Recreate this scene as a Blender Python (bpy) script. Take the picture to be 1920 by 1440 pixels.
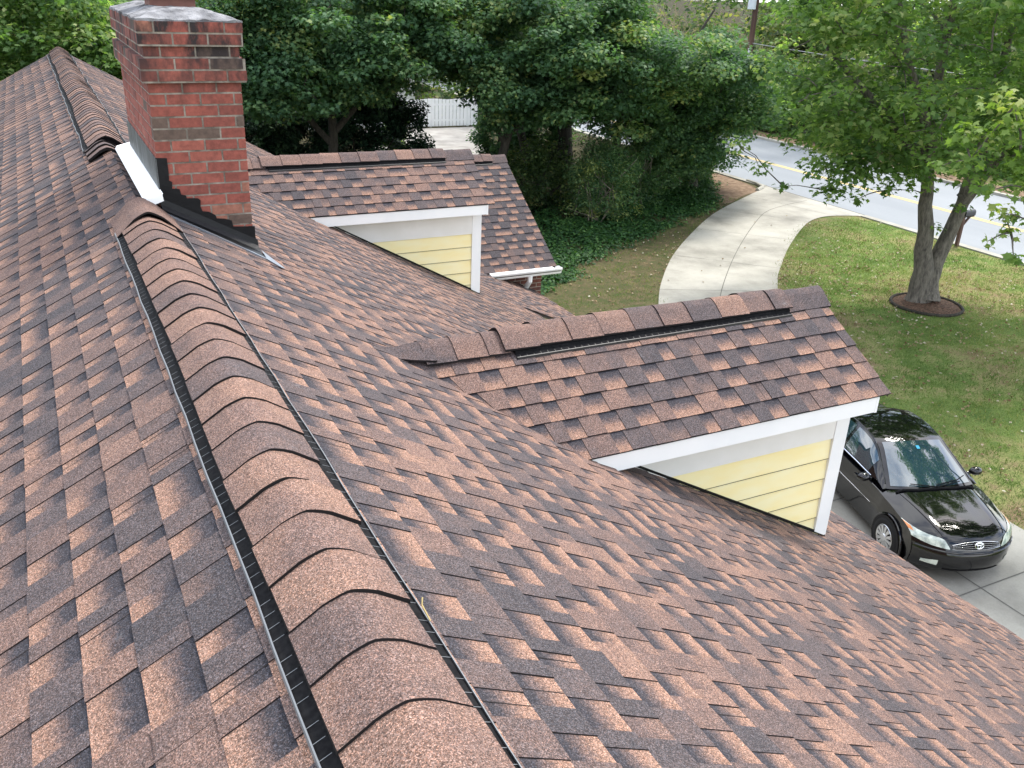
import bpy, bmesh, math, random
import numpy as np
from mathutils import Vector, Matrix

for o in list(bpy.data.objects): bpy.data.objects.remove(o)
S = bpy.context.scene
COL = S.collection

# ------------------------------------------------------------------ camera
cam_data = bpy.data.cameras.new('camera')
cam = bpy.data.objects.new('camera', cam_data); COL.objects.link(cam)
cam_data.sensor_width = 36.0
cam_data.lens = 1686.9 / 1920 * 36
cam_data.clip_start = 0.05; cam_data.clip_end = 1500
R = Matrix(((0.892306, 0.151923, -0.425100), (-0.449763, 0.380071, -0.808244), (0.038778, 0.912395, 0.407469)))
cam.matrix_world = Matrix.Translation((-0.488, 0.0, 1.368)) @ R.to_4x4()
S.camera = cam

# ------------------------------------------------------------------ world, sun, exposure
SUN_EL, SUN_AZ = 56.0, 66.0          # azimuth from +Y towards +X
w = bpy.data.worlds.new('World'); S.world = w; w.use_nodes = True
nt = w.node_tree; nt.nodes.clear()
def nn(t, k, **kw):
    n = t.nodes.new(k)
    for a, b in kw.items(): setattr(n, a, b)
    return n
out = nn(nt, 'ShaderNodeOutputWorld'); bg = nn(nt, 'ShaderNodeBackground')
sky = nn(nt, 'ShaderNodeTexSky'); sky.sky_type = 'NISHITA'; sky.sun_disc = False
sky.sun_elevation = math.radians(SUN_EL); sky.sun_rotation = math.radians(SUN_AZ)
sky.air_density = 1.0; sky.dust_density = 1.5; sky.ozone_density = 1.0
tc = nn(nt, 'ShaderNodeTexCoord'); mp = nn(nt, 'ShaderNodeMapping'); mp.inputs['Scale'].default_value = (1, 1, 2.2)
nz = nn(nt, 'ShaderNodeTexNoise'); nz.inputs['Scale'].default_value = 2.6; nz.inputs['Detail'].default_value = 7; nz.inputs['Roughness'].default_value = .6
rp = nn(nt, 'ShaderNodeValToRGB'); rp.color_ramp.elements[0].position = .40; rp.color_ramp.elements[1].position = .60
mx = nn(nt, 'ShaderNodeMix'); mx.data_type = 'RGBA'
mx.inputs[7].default_value = (9.0, 9.2, 9.6, 1)
nt.links.new(tc.outputs['Generated'], mp.inputs[0]); nt.links.new(mp.outputs[0], nz.inputs[0]); nt.links.new(nz.outputs[0], rp.inputs[0])
nt.links.new(rp.outputs[0], mx.inputs[0]); nt.links.new(sky.outputs[0], mx.inputs[6]); nt.links.new(mx.outputs[2], bg.inputs[0])
bg.inputs[1].default_value = 0.15
nt.links.new(bg.outputs[0], out.inputs[0])
sl = bpy.data.lights.new('sun', 'SUN'); sun = bpy.data.objects.new('sun', sl); COL.objects.link(sun)
sl.energy = 2.1; sl.angle = math.radians(12); sl.color = (1.0, .95, .87)
_e, _a = math.radians(SUN_EL), math.radians(SUN_AZ)
sd = Vector((math.sin(_a) * math.cos(_e), math.cos(_a) * math.cos(_e), math.sin(_e)))
sun.rotation_euler = sd.to_track_quat('Z', 'Y').to_euler()
S.view_settings.view_transform = 'Standard'; S.view_settings.look = 'None'
S.view_settings.gamma = 1.0; S.view_settings.exposure = 1.12
S.render.engine = 'CYCLES'
S.cycles.use_denoising = True
S.cycles.max_bounces = 6; S.cycles.diffuse_bounces = 3; S.cycles.glossy_bounces = 3; S.cycles.transmission_bounces = 3
S.cycles.use_fast_gi = False

# ------------------------------------------------------------------ helpers
G = -6.7                       # ground level
TP = 0.5479                    # main roof: rise over run
rnd = random.Random(7)
RNG = np.random.default_rng(11)

def V(*a): return Vector(a)

class MB:
    def __init__(s): s.v = []; s.f = []; s.m = []; s.c = []; s.u = []; s.smooth = False
    def face(s, pts, mat=0, col=(0, 0, 0), uv=None):
        i = len(s.v); s.v += [tuple(p) for p in pts]; n = len(pts); s.f.append(tuple(range(i, i + n))); s.m.append(mat)
        s.c += [col] * n if not isinstance(col, list) else col
        s.u += uv if uv else [(0, 0)] * n
    def box(s, a, b, mat=0, col=(0, 0, 0), rot=None, skip=()):
        x0, y0, z0 = a; x1, y1, z1 = b
        P = [V(x, y, z) for z in (z0, z1) for y in (y0, y1) for x in (x0, x1)]
        if rot: P = [rot @ p for p in P]
        for k, q in enumerate(((0, 2, 3, 1), (4, 5, 7, 6), (0, 1, 5, 4), (2, 6, 7, 3), (0, 4, 6, 2), (1, 3, 7, 5))):
            if k not in skip: s.face([P[i] for i in q], mat, col)
    def prism(s, poly, d, mat=0, col=(0, 0, 0)):
        """poly: list of 3D points, d: extrusion vector"""
        d = Vector(d); P = [Vector(p) for p in poly]; Q = [p + d for p in P]; n = len(P)
        s.face(P[::-1], mat, col); s.face(Q, mat, col)
        for i in range(n): s.face([P[i], P[(i + 1) % n], Q[(i + 1) % n], Q[i]], mat, col)
    def grid(s, P, mat=0, col=(0, 0, 0), close=False):
        """P[i][j] points, shared vertices"""
        i0 = len(s.v); n = len(P); m = len(P[0])
        for r in P: s.v += [tuple(p) for p in r]
        for i in range(n - 1):
            for j in range(m if close else m - 1):
                k = (j + 1) % m
                s.f.append((i0 + i * m + j, i0 + i * m + k, i0 + (i + 1) * m + k, i0 + (i + 1) * m + j)); s.m.append(mat)
                s.c += [col] * 4; s.u += [(0, 0)] * 4
    def tube(s, path, rad, sides=8, mat=0, col=(0, 0, 0), cap=True):
        path = [Vector(p) for p in path]; n = len(path)
        rad = rad if isinstance(rad, (list, tuple)) else [rad] * n
        rings = []; up = Vector((0, 0, 1))
        t = (path[1] - path[0]).normalized(); x = t.orthogonal().normalized()
        for i in range(n):
            t = (path[min(i + 1, n - 1)] - path[max(i - 1, 0)]).normalized()
            x = (x - t * x.dot(t)).normalized(); y = t.cross(x)
            rings.append([path[i] + (x * math.cos(a) + y * math.sin(a)) * rad[i] for a in [2 * math.pi * k / sides for k in range(sides)]])
        s.grid(rings, mat, col, close=True)
        if cap:
            s.face(rings[0][::-1], mat, col); s.face(rings[-1], mat, col)
    def build(s, name, mats, parent=None, smooth=None, bevel=0):
        me = bpy.data.meshes.new(name); me.from_pydata(s.v, [], s.f)
        for m in (mats if isinstance(mats, (list, tuple)) else [mats]): me.materials.append(m)
        me.polygons.foreach_set('material_index', s.m)
        c = np.zeros((len(s.c), 4), np.float32); c[:, :3] = np.array(s.c, np.float32).reshape(-1, 3); c[:, 3] = 1
        at = me.attributes.new('tone', 'FLOAT_COLOR', 'CORNER'); at.data.foreach_set('color', c.ravel())
        uv = me.uv_layers.new(name='UVMap'); uv.data.foreach_set('uv', np.array(s.u, np.float32).ravel())
        if s.smooth if smooth is None else smooth: me.polygons.foreach_set('use_smooth', [True] * len(s.f))
        me.update()
        o = bpy.data.objects.new(name, me); COL.objects.link(o)
        if parent: o.parent = parent
        if bevel:
            b = o.modifiers.new('bevel', 'BEVEL'); b.width = bevel; b.segments = 2; b.limit_method = 'ANGLE'
        return o

def empty(name, loc=(0, 0, 0)):
    o = bpy.data.objects.new(name, None); o.location = loc; COL.objects.link(o); o.empty_display_size = .1; return o
def tag(o, label, cat, group=None, kind=None):
    o['label'] = label; o['category'] = cat
    if group: o['group'] = group
    if kind: o['kind'] = kind
    return o
def structure(o): o['kind'] = 'structure'; return o

# ------------------------------------------------------------------ materials
def mat(name, color=(.5, .5, .5), rough=.7, metal=0, coat=0, ior=1.45, spec=.5):
    m = bpy.data.materials.new(name); m.use_nodes = True
    b = m.node_tree.nodes['Principled BSDF']
    b.inputs['Base Color'].default_value = (*color, 1); b.inputs['Roughness'].default_value = rough
    b.inputs['Metallic'].default_value = metal; b.inputs['Coat Weight'].default_value = coat; b.inputs['IOR'].default_value = ior
    b.inputs['Specular IOR Level'].default_value = spec
    return m
class N:
    """tiny node-graph writer"""
    def __init__(s, m): s.m = m; s.t = m.node_tree; s.b = s.t.nodes['Principled BSDF']; s.obj = None
    def n(s, k, **kw): return nn(s.t, k, **kw)
    def l(s, a, b): s.t.links.new(a, b)
    def co(s):
        if s.obj is None: s.obj = s.n('ShaderNodeTexCoord').outputs['Object']
        return s.obj
    def noise(s, scale, detail=4, rough=.55, vec=None, stretch=None):
        v = vec or s.co()
        if stretch:
            mp = s.n('ShaderNodeMapping'); mp.inputs['Scale'].default_value = stretch; s.l(v, mp.inputs[0]); v = mp.outputs[0]
        x = s.n('ShaderNodeTexNoise'); x.inputs['Scale'].default_value = scale; x.inputs['Detail'].default_value = detail
        x.inputs['Roughness'].default_value = rough; s.l(v, x.inputs['Vector']); return x.outputs[0]
    def voro(s, scale, out='Color'):
        x = s.n('ShaderNodeTexVoronoi'); x.inputs['Scale'].default_value = scale; s.l(s.co(), x.inputs['Vector']); return x.outputs[out]
    def ramp(s, v, stops, interp='LINEAR'):
        r = s.n('ShaderNodeValToRGB'); r.color_ramp.interpolation = interp
        e = r.color_ramp.elements
        while len(e) < len(stops): e.new(.5)
        for q, (p, c) in zip(e, stops):
            q.position = p; q.color = (*c, 1) if isinstance(c, tuple) else (c, c, c, 1)
        s.l(v, r.inputs[0]); return r.outputs[0]
    def mix(s, f, a, b, mode='MIX'):
        x = s.n('ShaderNodeMix'); x.data_type = 'RGBA'; x.blend_type = mode
        for i, val in ((0, f), (6, a), (7, b)):
            sock = x.inputs[i]
            if isinstance(val, (int, float)): sock.default_value = val if i == 0 else (val, val, val, 1)
            elif isinstance(val, tuple): sock.default_value = (*val, 1)
            else: s.l(val, sock)
        return x.outputs[2]
    def math(s, op, a, b=0, c=None):
        x = s.n('ShaderNodeMath'); x.operation = op
        for i, val in enumerate((a, b) if c is None else (a, b, c)):
            if isinstance(val, (int, float)): x.inputs[i].default_value = val
            else: s.l(val, x.inputs[i])
        return x.outputs[0]
    def tone(s):
        a = s.n('ShaderNodeAttribute'); a.attribute_name = 'tone'
        q = s.n('ShaderNodeSeparateColor'); s.l(a.outputs['Color'], q.inputs[0]); return q.outputs
    def base(s, c): s.l(c, s.b.inputs['Base Color'])
    def bump(s, h, strength=.3, dist=.01):
        x = s.n('ShaderNodeBump'); x.inputs['Strength'].default_value = strength; x.inputs['Distance'].default_value = dist
        s.l(h, x.inputs['Height']); s.l(x.outputs[0], s.b.inputs['Normal'])

def shingle_mat(name, gain=1.0):
    m = mat(name, rough=.93, spec=.25); g = N(m)
    t = g.tone()
    uv = g.n('ShaderNodeUVMap'); sp = g.n('ShaderNodeSeparateXYZ'); g.l(uv.outputs[0], sp.inputs[0]); v = sp.outputs['Y']
    big = g.noise(9, 3)
    wob = g.noise(38, 3, .6)
    tn = g.math('ADD', t[0], g.math('MULTIPLY', g.math('SUBTRACT', big, .5), .55))
    tooth = g.ramp(tn, [(.0, (.062, .056, .060)), (.30, (.088, .072, .072)), (.52, (.124, .088, .079)), (.78, (.172, .112, .092)), (1, (.220, .138, .105))])
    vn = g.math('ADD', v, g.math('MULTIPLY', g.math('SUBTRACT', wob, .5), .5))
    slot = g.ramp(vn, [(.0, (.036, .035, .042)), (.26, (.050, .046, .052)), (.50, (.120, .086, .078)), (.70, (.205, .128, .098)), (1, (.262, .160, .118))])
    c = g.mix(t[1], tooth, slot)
    # mineral granules
    vc = g.voro(420); q = g.n('ShaderNodeSeparateColor'); g.l(vc, q.inputs[0])
    gran = g.ramp(q.outputs[0], [(0, .30), (.45, .84), (.8, 1.27), (1, 2.3)])
    c = g.mix(1.0, c, gran, 'MULTIPLY')
    hue = g.ramp(q.outputs[1], [(0, (.90, .99, 1.07)), (.5, (1, 1, 1)), (1, (1.15, .98, .88))])
    c = g.mix(1.0, c, hue, 'MULTIPLY')
    gr2 = g.ramp(g.noise(150, 2), [(.3, .72), (.7, 1.28)])
    c = g.mix(1.0, c, gr2, 'MULTIPLY')
    # pale scuffs and dust
    sc = g.ramp(g.noise(3.1, 6, .7), [(.66, 0.0), (.74, .42)])
    sc2 = g.math('MULTIPLY', sc, g.ramp(g.noise(60, 3), [(.4, 0.0), (.65, 1.0)]))
    c = g.mix(sc2, c, (.42, .40, .40))
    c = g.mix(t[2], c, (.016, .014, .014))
    if gain != 1: c = g.mix(1.0, c, (gain, gain, gain), 'MULTIPLY')
    g.base(c); g.bump(q.outputs[2], .35, .0015)
    return m
M_SH = shingle_mat('asphalt_shingle')

def simple_noise(name, c1, c2, scale, rough=.8, detail=5, bump=0, stretch=None, bd=.01, lo=.35, hi=.65, **kw):
    m = mat(name, rough=rough, **kw); g = N(m)
    n = g.noise(scale, detail, stretch=stretch); g.base(g.ramp(n, [(lo, c1), (hi, c2)]))
    if bump: g.bump(g.noise(scale * 4, 5, stretch=stretch), bump, bd)
    return m
M_WHITE = simple_noise('white_trim_paint', (.84, .85, .84), (.90, .90, .88), 3, .55)
M_LAP_SHADE = mat('lap_shadow_line', (.10, .085, .05), .9)  # dark colour for the painted shadow line below each siding lap
M_FRIEZE = simple_noise('pale_board_paint', (.78, .77, .72), (.83, .82, .78), 4, .6)
M_YELLOW = simple_noise('yellow_siding_paint', (.95, .81, .40), (.95, .86, .52), 5, .6, stretch=(.6, 1, 2), bump=.1, bd=.004)
M_BLACK = simple_noise('black_plastic', (.004, .004, .005), (.012, .012, .013), 60, .9, spec=.2)
M_BLIP = mat('black_vent_lip', (.03, .03, .032), .4)
M_RIM = mat('grey_vent_lip', (.18, .19, .20), .5)
M_TAR = mat('black_roof_tar', (.006, .0065, .008), .42, spec=.3); _g = N(M_TAR); _g.bump(_g.noise(16, 4), .35, .01)
M_ALU = mat('white_aluminium', (.90, .91, .92), .5)
M_LEAD = simple_noise('dark_grey_flashing', (.045, .05, .05), (.24, .25, .25), 9, .5, stretch=(1, 3.2, .35), lo=.40, hi=.78)
M_STEEL = mat('grey_metal_edge', (.30, .33, .37), .35, metal=.6)
M_INSIDE = mat('dark_board', (.05, .045, .04), .9)

def brick_mat():
    m = mat('chimney_brick', rough=.88); g = N(m); t = g.tone()
    c = g.ramp(t[0], [(0, (.105, .075, .058)), (.22, (.150, .098, .076)), (.30, (.200, .062, .047)), (.6, (.280, .080, .058)), (.85, (.335, .105, .075)), (1, (.31, .15, .10))])
    c = g.mix(1.0, c, g.ramp(g.noise(26, 6, .65), [(.25, .62), (.7, 1.25)]), 'MULTIPLY')
    # soot running down from the crown
    sp = g.n('ShaderNodeSeparateXYZ'); g.l(g.co(), sp.inputs[0])
    hi = g.ramp(sp.outputs['Z'], [(.50, .12), (.90, 1.0)])
    st = g.ramp(g.noise(7, 6, .7, stretch=(1, 1, .45)), [(.38, 0.0), (.58, 1.0)])
    c = g.mix(g.math('MULTIPLY', hi, st), c, (.028, .021, .021))
    c = g.mix(g.ramp(g.noise(17, 4, .7), [(.70, 0.0), (.80, .5)]), c, (.40, .36, .32))
    g.base(c); g.bump(g.noise(70, 5), .5, .004); return m
M_BRICK = brick_mat()
M_MORTAR = simple_noise('mortar', (.13, .11, .09), (.34, .30, .25), 14, .95, bump=.5)
M_CROWN = simple_noise('chimney_crown_mortar', (.08, .08, .085), (.29, .29, .30), 8, .95, detail=9, bump=.9, bd=.02, lo=.36, hi=.66)
M_CLAY = simple_noise('clay_flue', (.24, .11, .085), (.17, .08, .065), 12, .8)
M_DMETAL = mat('dark_metal_cap', (.06, .065, .08), .35, metal=.5)

def wall_brick_mat():
    m = mat('wall_brick', rough=.9); g = N(m)
    sp = g.n('ShaderNodeSeparateXYZ'); g.l(g.co(), sp.inputs[0])
    cb = g.n('ShaderNodeCombineXYZ'); g.l(g.math('ADD', sp.outputs[0], sp.outputs[1]), cb.inputs[0]); g.l(sp.outputs[2], cb.inputs[1])
    b = g.n('ShaderNodeTexBrick'); g.l(cb.outputs[0], b.inputs['Vector'])
    b.inputs['Color1'].default_value = (.16, .055, .04, 1); b.inputs['Color2'].default_value = (.095, .04, .034, 1); b.inputs['Mortar'].default_value = (.30, .25, .21, 1)
    b.inputs['Scale'].default_value = 1; b.inputs['Brick Width'].default_value = .215; b.inputs['Row Height'].default_value = .075; b.inputs['Mortar Size'].default_value = .007
    g.base(g.mix(1.0, b.outputs[0], g.ramp(g.noise(8, 5), [(.3, .7), (.7, 1.2)]), 'MULTIPLY')); g.bump(b.outputs['Fac'], -.3, .005); return m
M_WBRICK = wall_brick_mat()

def leaf_mat(name, stops, trans=.35, rough=.45):
    m = bpy.data.materials.new(name); m.use_nodes = True; g = N(m)
    t = g.tone(); c = g.ramp(t[0], stops)
    g.base(c); g.b.inputs['Roughness'].default_value = rough + .12; g.b.inputs['Specular IOR Level'].default_value = .22
    tr = g.n('ShaderNodeBsdfTranslucent'); g.l(g.mix(1.0, c, (1.25, 1.45, .55), 'MULTIPLY'), tr.inputs[0])
    mx = g.n('ShaderNodeMixShader'); mx.inputs[0].default_value = trans
    g.l(g.b.outputs[0], mx.inputs[1]); g.l(tr.outputs[0], mx.inputs[2])
    g.l(mx.outputs[0], g.t.nodes['Material Output'].inputs[0]); return m
M_LEAF_MAPLE = leaf_mat('maple_leaf', [(0, (.066, .128, .050)), (.5, (.140, .235, .080)), (.85, (.25, .345, .125)), (1, (.42, .46, .22))], .55)
M_LEAF_PALE = leaf_mat('pale_maple_leaf', [(0, (.10, .18, .045)), (.6, (.20, .29, .075)), (1, (.36, .38, .14))], .45)
M_LEAF_DARK = leaf_mat('dark_wood_leaf', [(0, (.048, .104, .056)), (.5, (.098, .192, .090)), (.85, (.20, .30, .125)), (1, (.32, .36, .13))], .42)
M_LEAF_EVER = leaf_mat('evergreen_leaf', [(0, (.014, .034, .020)), (.6, (.030, .072, .040)), (1, (.10, .17, .085))], .2)
M_LEAF_FAR = leaf_mat('far_wood_leaf', [(0, (.030, .060, .028)), (.5, (.075, .125, .050)), (.85, (.17, .23, .080)), (1, (.30, .29, .13))], .45)
M_LEAF_IVY = leaf_mat('ivy_leaf', [(0, (.020, .055, .020)), (.6, (.040, .110, .035)), (1, (.10, .20, .055))], .3)
M_GRASS = leaf_mat('grass_blade', [(0, (.085, .145, .040)), (.6, (.165, .235, .068)), (1, (.36, .32, .155))], .35)
M_LITTER = leaf_mat('dry_leaf', [(0, (.16, .095, .05)), (.6, (.34, .25, .15)), (1, (.62, .58, .48))], .1, .8)
def bark_mat(name, a, b):
    m = mat(name, rough=.95); g = N(m)
    n = g.noise(13, 8, .7, stretch=(1, 1, .25)); g.base(g.ramp(n, [(.32, a), (.68, b)])); g.bump(n, .9, .06); return m
M_BARK = bark_mat('grey_bark', (.045, .040, .036), (.25, .225, .19))
M_BARKD = bark_mat('dark_bark', (.018, .016, .013), (.075, .065, .052))
M_TWIG = bark_mat('pale_twig', (.13, .115, .09), (.27, .24, .19))

# ------------------------------------------------------------------ ground, road, driveway
def lawn_mat():
    m = mat('lawn_ground', rough=.97, spec=.1); g = N(m)
    a = g.noise(.32, 5, .6); b = g.noise(2.3, 5, .65); f = g.noise(23, 4, .75)
    mixv = g.math('ADD', g.math('MULTIPLY', a, .62), g.math('MULTIPLY', b, .38))
    c = g.ramp(mixv, [(.36, (.090, .145, .040)), (.47, (.150, .205, .058)), (.54, (.245, .240, .100)), (.62, (.235, .175, .10))])
    c = g.mix(1.0, c, g.ramp(f, [(.28, .45), (.72, 1.5)]), 'MULTIPLY')
    sp = g.n('ShaderNodeSeparateXYZ'); g.l(g.co(), sp.inputs[0])
    # dark humus floor of the wood: beyond a line that runs along the ivy
    d = g.math('SUBTRACT', sp.outputs[1], g.math('ADD', g.math('MULTIPLY', sp.outputs[0], .62), 15.3))
    d = g.math('ADD', d, g.math('MULTIPLY', g.math('SUBTRACT', b, .5), 5))
    br = g.ramp(g.math('ADD', g.math('MULTIPLY', d, .12), 1.0), [(0, 0.0), (.55, .92)])
    c = g.mix(br, c, g.ramp(g.noise(3.5, 6, .75), [(.35, (.050, .068, .026)), (.52, (.095, .078, .045)), (.66, (.155, .115, .072))]))
    wd = g.ramp(g.math('MULTIPLY', d, .5), [(0, 0.0), (1, 1.0)])
    wood = g.ramp(g.noise(1.1, 6, .7), [(.35, (.020, .022, .010)), (.6, (.060, .052, .028)), (.72, (.09, .11, .035))])
    c = g.mix(wd, c, wood)
    g.base(c); g.bump(f, .6, .05); return m
M_LAWN = lawn_mat()
def road_mat():
    m = mat('pale_asphalt', rough=.62, spec=.6); g = N(m)
    c = g.ramp(g.noise(.35, 4, stretch=(1, .15, 1)), [(.35, (.185, .205, .225)), (.65, (.235, .255, .275))])
    g.base(g.mix(1.0, c, g.ramp(g.noise(40, 4, .8), [(.3, .88), (.7, 1.1)]), 'MULTIPLY')); return m
M_ROAD = road_mat()
def conc_mat():
    m = mat('concrete_drive', rough=.88, spec=.3); g = N(m)
    c = g.ramp(g.noise(.42, 6, .65), [(.34, (.235, .225, .195)), (.5, (.36, .345, .30)), (.66, (.46, .44, .385))])
    c = g.mix(g.ramp(g.noise(1.6, 5, .7), [(.60, 0.0), (.74, .4)]), c, (.23, .225, .20))
    g.base(g.mix(1.0, c, g.ramp(g.noise(34, 4, .8), [(.3, .90), (.7, 1.08)]), 'MULTIPLY')); return m
M_CONC = conc_mat()
M_JOINT = mat('concrete_joint', (.13, .125, .11), .95)
M_LINE = simple_noise('yellow_road_paint', (.62, .43, .13), (.66, .50, .20), 6, .7)
M_SOIL = simple_noise('leaf_soil', (.13, .075, .045), (.27, .19, .12), 5, .97, detail=9, bump=.5)
M_MULCH = simple_noise('mulch', (.06, .032, .02), (.19, .11, .07), 16, .97, detail=9, bump=.9, bd=.05)

def sheet(name, pts, z, m):
    b = MB(); b.face([(x, y, z) for x, y in pts]); return structure(b.build(name, m))
sheet('ground', [(-400, -300), (700, -300), (700, 700), (-400, 700)], G, M_LAWN)
sheet('road', [(28.75, -150), (38.2, -150), (38.2, 300), (28.75, 300)], G + .012, M_ROAD)
b = MB()
for x in (32.85, 33.08): b.face([(x, -150, G + .018), (x + .12, -150, G + .018), (x + .12, 300, G + .018), (x, 300, G + .018)])
structure(b.build('road_marking', M_LINE))
b = MB(); b.box((28.42, -150, G - .1), (28.75, 25.5, G + .05)); b.box((28.42, 31.4, G - .1), (28.75, 300, G + .05)); b.box((38.2, -150, G - .1), (38.5, 300, G + .13))
b.face([(28.42, 25.5, G + .02), (28.75, 25.5, G + .02), (28.75, 31.4, G + .02), (28.42, 31.4, G + .02)])
structure(b.build('kerb', M_CONC))
b = MB(); b.box((28.745, -150, G), (28.80, 300, G + .022)); structure(b.build('gutter_line', M_JOINT))
b = MB(); b.face([(38.5, -150, G + .02), (40.4, -150, G + .02), (40.4, 300, G + .02), (38.5, 300, G + .02)]); structure(b.build('verge', M_SOIL))
right = [(13.2, -12), (13.2, 7), (13.3, 8.8), (13.8, 11.2), (15.0, 14.2), (17.0, 17.4), (19.0, 19.85), (20.7, 21.5), (22.45, 23.05), (24.8, 24.9), (26.2, 25.75), (27.3, 25.95), (28.42, 25.6)]
left = [(28.42, 31.4), (28.0, 30.95), (26.4, 30.0), (22.93, 27.85), (19.9, 25.41), (17.58, 23.3), (15.85, 21.43), (14.51, 19.77), (12.8, 17.3), (10.8, 14.5), (9, 11.5), (8, 8), (8, -12)]
def smooth_line(pts, n=5):
    P = [Vector((*p, 0)) for p in pts]; o = []
    for i in range(len(P) - 1):
        a, b_, c, d = P[max(i - 1, 0)], P[i], P[i + 1], P[min(i + 2, len(P) - 1)]
        for k in range(n):
            t = k / n; q = .5 * ((2 * b_) + (c - a) * t + (2 * a - 5 * b_ + 4 * c - d) * t * t + (3 * b_ - a - 3 * c + d) * t ** 3); o.append((q.x, q.y))
    return o + [pts[-1]]
RS, LS = smooth_line(right[1:], 5), smooth_line(left[:-1], 5)
sheet('driveway', [right[0]] + RS + LS + [left[-1]], G + .022, M_CONC)
b = MB()
def strip(mb, pts, wd, z):
    for (x0, y0), (x1, y1) in zip(pts, pts[1:]):
        d = Vector((x1 - x0, y1 - y0)); 
        if d.length < 1e-5: continue
        d.normalize(); n = Vector((-d.y, d.x)) * wd / 2
        mb.face([(x0 + n.x, y0 + n.y, z), (x0 - n.x, y0 - n.y, z), (x1 - n.x, y1 - n.y, z), (x1 + n.x, y1 + n.y, z)])
mid = smooth_line([(11.1, -12), (11.1, 7), (11.4, 10), (13.0, 13.8), (14.8, 17.2), (16.2, 19.14), (19.6, 22.6), (23.4, 26.0), (25.6, 27.6), (28.4, 28.5)], 6)
strip(b, mid, .022, G + .027)
for y in (-8, -5, -2, 1, 3.6, 6.6, 9.4): strip(b, [(8, y), (13.2, y)], .018, G + .031)
for p, q in (((10.9, 14.6), (15.4, 13.2)), ((12.9, 17.3), (17.2, 16.0)), ((15.0, 20.4), (19.2, 18.6)), ((17.6, 23.3), (20.7, 20.2)), ((20.6, 26.0), (23.6, 22.9)), ((23.5, 28.2), (26.4, 24.4)), ((26.4, 30.0), (27.3, 26.2))):
    strip(b, [p, (p[0] + (q[0] - p[0]) * 1.0, p[1] + (q[1] - p[1]) * 1.0)], .015, G + .031)
structure(b.build('driveway_joint', M_JOINT))
# raised concrete lip of the entrance and bare soil beside it
b = MB(); b.tube([(28.6, 32.6, G + .04), (28.52, 31.8, G + .05), (28.25, 31.15, G + .05), (27.6, 30.75, G + .04)], .09, 8); structure(b.build('driveway_kerb', M_CONC))
sheet('bare_soil', smooth_line([(28.4, 33.8), (27.9, 31.0), (26.3, 30.15), (24.6, 29.1), (24.9, 30.4), (26.6, 32.6), (28.4, 35)], 3), G + .008, M_SOIL)
# gravel lane and a lit verge far behind the wood
sheet('gravel_lane', [(13.5, 37), (18, 37), (23, 50.9), (16, 50.9), (14.5, 44)], G + .01, simple_noise('pale_gravel', (.25, .235, .215), (.38, .36, .33), 1.2, .95, detail=8))

# ------------------------------------------------------------------ shingled slopes
def shingles(mb, O, A, D, E, n, bounds, seed, start=0.0, tmin=.055, tmax=.21, t=.006, tooth=.0045, skip=None, bias=0.0):
    """O origin on the ridge, A along the courses, D down the slope; bounds(s) -> (a0, a1)"""
    r = random.Random(seed); O = Vector(O); A = Vector(A).normalized(); D = Vector(D).normalized(); Nn = A.cross(D)
    if Nn.z < 0: Nn = -Nn
    P = lambda a, s, h: O + A * a + D * s + Nn * h
    ph = [r.uniform(0, 6.28) for _ in range(4)]
    for k in range(n):
        s0 = start + k * E; s1 = s0 + E; sa = max(s0, 0)
        b0, b1 = bounds(sa), bounds(s1)
        lo, hi = min(b0[0], b1[0]), max(b0[1], b1[1])
        a = lo - r.uniform(0, .2); is_t = r.random() < .5
        while a < hi:
            wd = r.uniform(tmin, tmax) if is_t else r.uniform(tmin, tmax * .8)
            e = a + wd
            base = .42 + .16 * math.sin(a * 1.9 + ph[0] + k * .5) + .10 * math.sin(a * 4.3 + ph[1] - k)
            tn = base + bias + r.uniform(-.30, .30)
            if r.random() < .12: tn += .2
            tops = (min(max(a, b0[0]), b0[1]), min(max(e, b0[0]), b0[1])); bots = (min(max(a, b1[0]), b1[1]), min(max(e, b1[0]), b1[1]))
            if (tops[1] - tops[0] > 1e-4 or bots[1] - bots[0] > 1e-4) and not (skip and skip(.5 * (a + e), .5 * (sa + s1))):
                h0 = 0.0 if s0 >= 0 else 0.0; j = r.uniform(-.0025, .0025) if is_t else 0
                raise_ = tooth * r.uniform(.75, 1.25) if is_t else 0
                sl_ = 0.0 if is_t else 1.0
                if not is_t and r.random() < .18: sl_ = .35
                col = (tn, sl_, 0); sb = s1 + j
                uvs = [(tops[0], 0), (bots[0], 1), (bots[1], 1), (tops[1], 0)]
                q0, q1, q2, q3 = P(tops[0], sa, h0 + raise_ - .0006), P(bots[0], sb, t + raise_), P(bots[1], sb, t + raise_), P(tops[1], sa, h0 + raise_ - .0006)
                mb.face([q0, q1, q2, q3], 0, col, uvs)
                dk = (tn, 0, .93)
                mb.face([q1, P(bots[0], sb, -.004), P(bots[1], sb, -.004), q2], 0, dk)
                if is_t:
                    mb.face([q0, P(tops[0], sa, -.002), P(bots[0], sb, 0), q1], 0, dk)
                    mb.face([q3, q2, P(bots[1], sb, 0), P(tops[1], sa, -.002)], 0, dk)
                elif r.random() < .12:      # butt joint between two shingles
                    am = a + wd * .5
                    if b1[0] < am < b1[1] and b0[0] < am < b0[1]:
                        mb.face([P(am, sa, .0012), P(am, sb, t + .0008), P(am + .003, sb, t + .0008), P(am + .003, sa, .0012)], 0, dk)
            a = e; is_t = not is_t
            if r.random() < .12: is_t = not is_t

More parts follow.
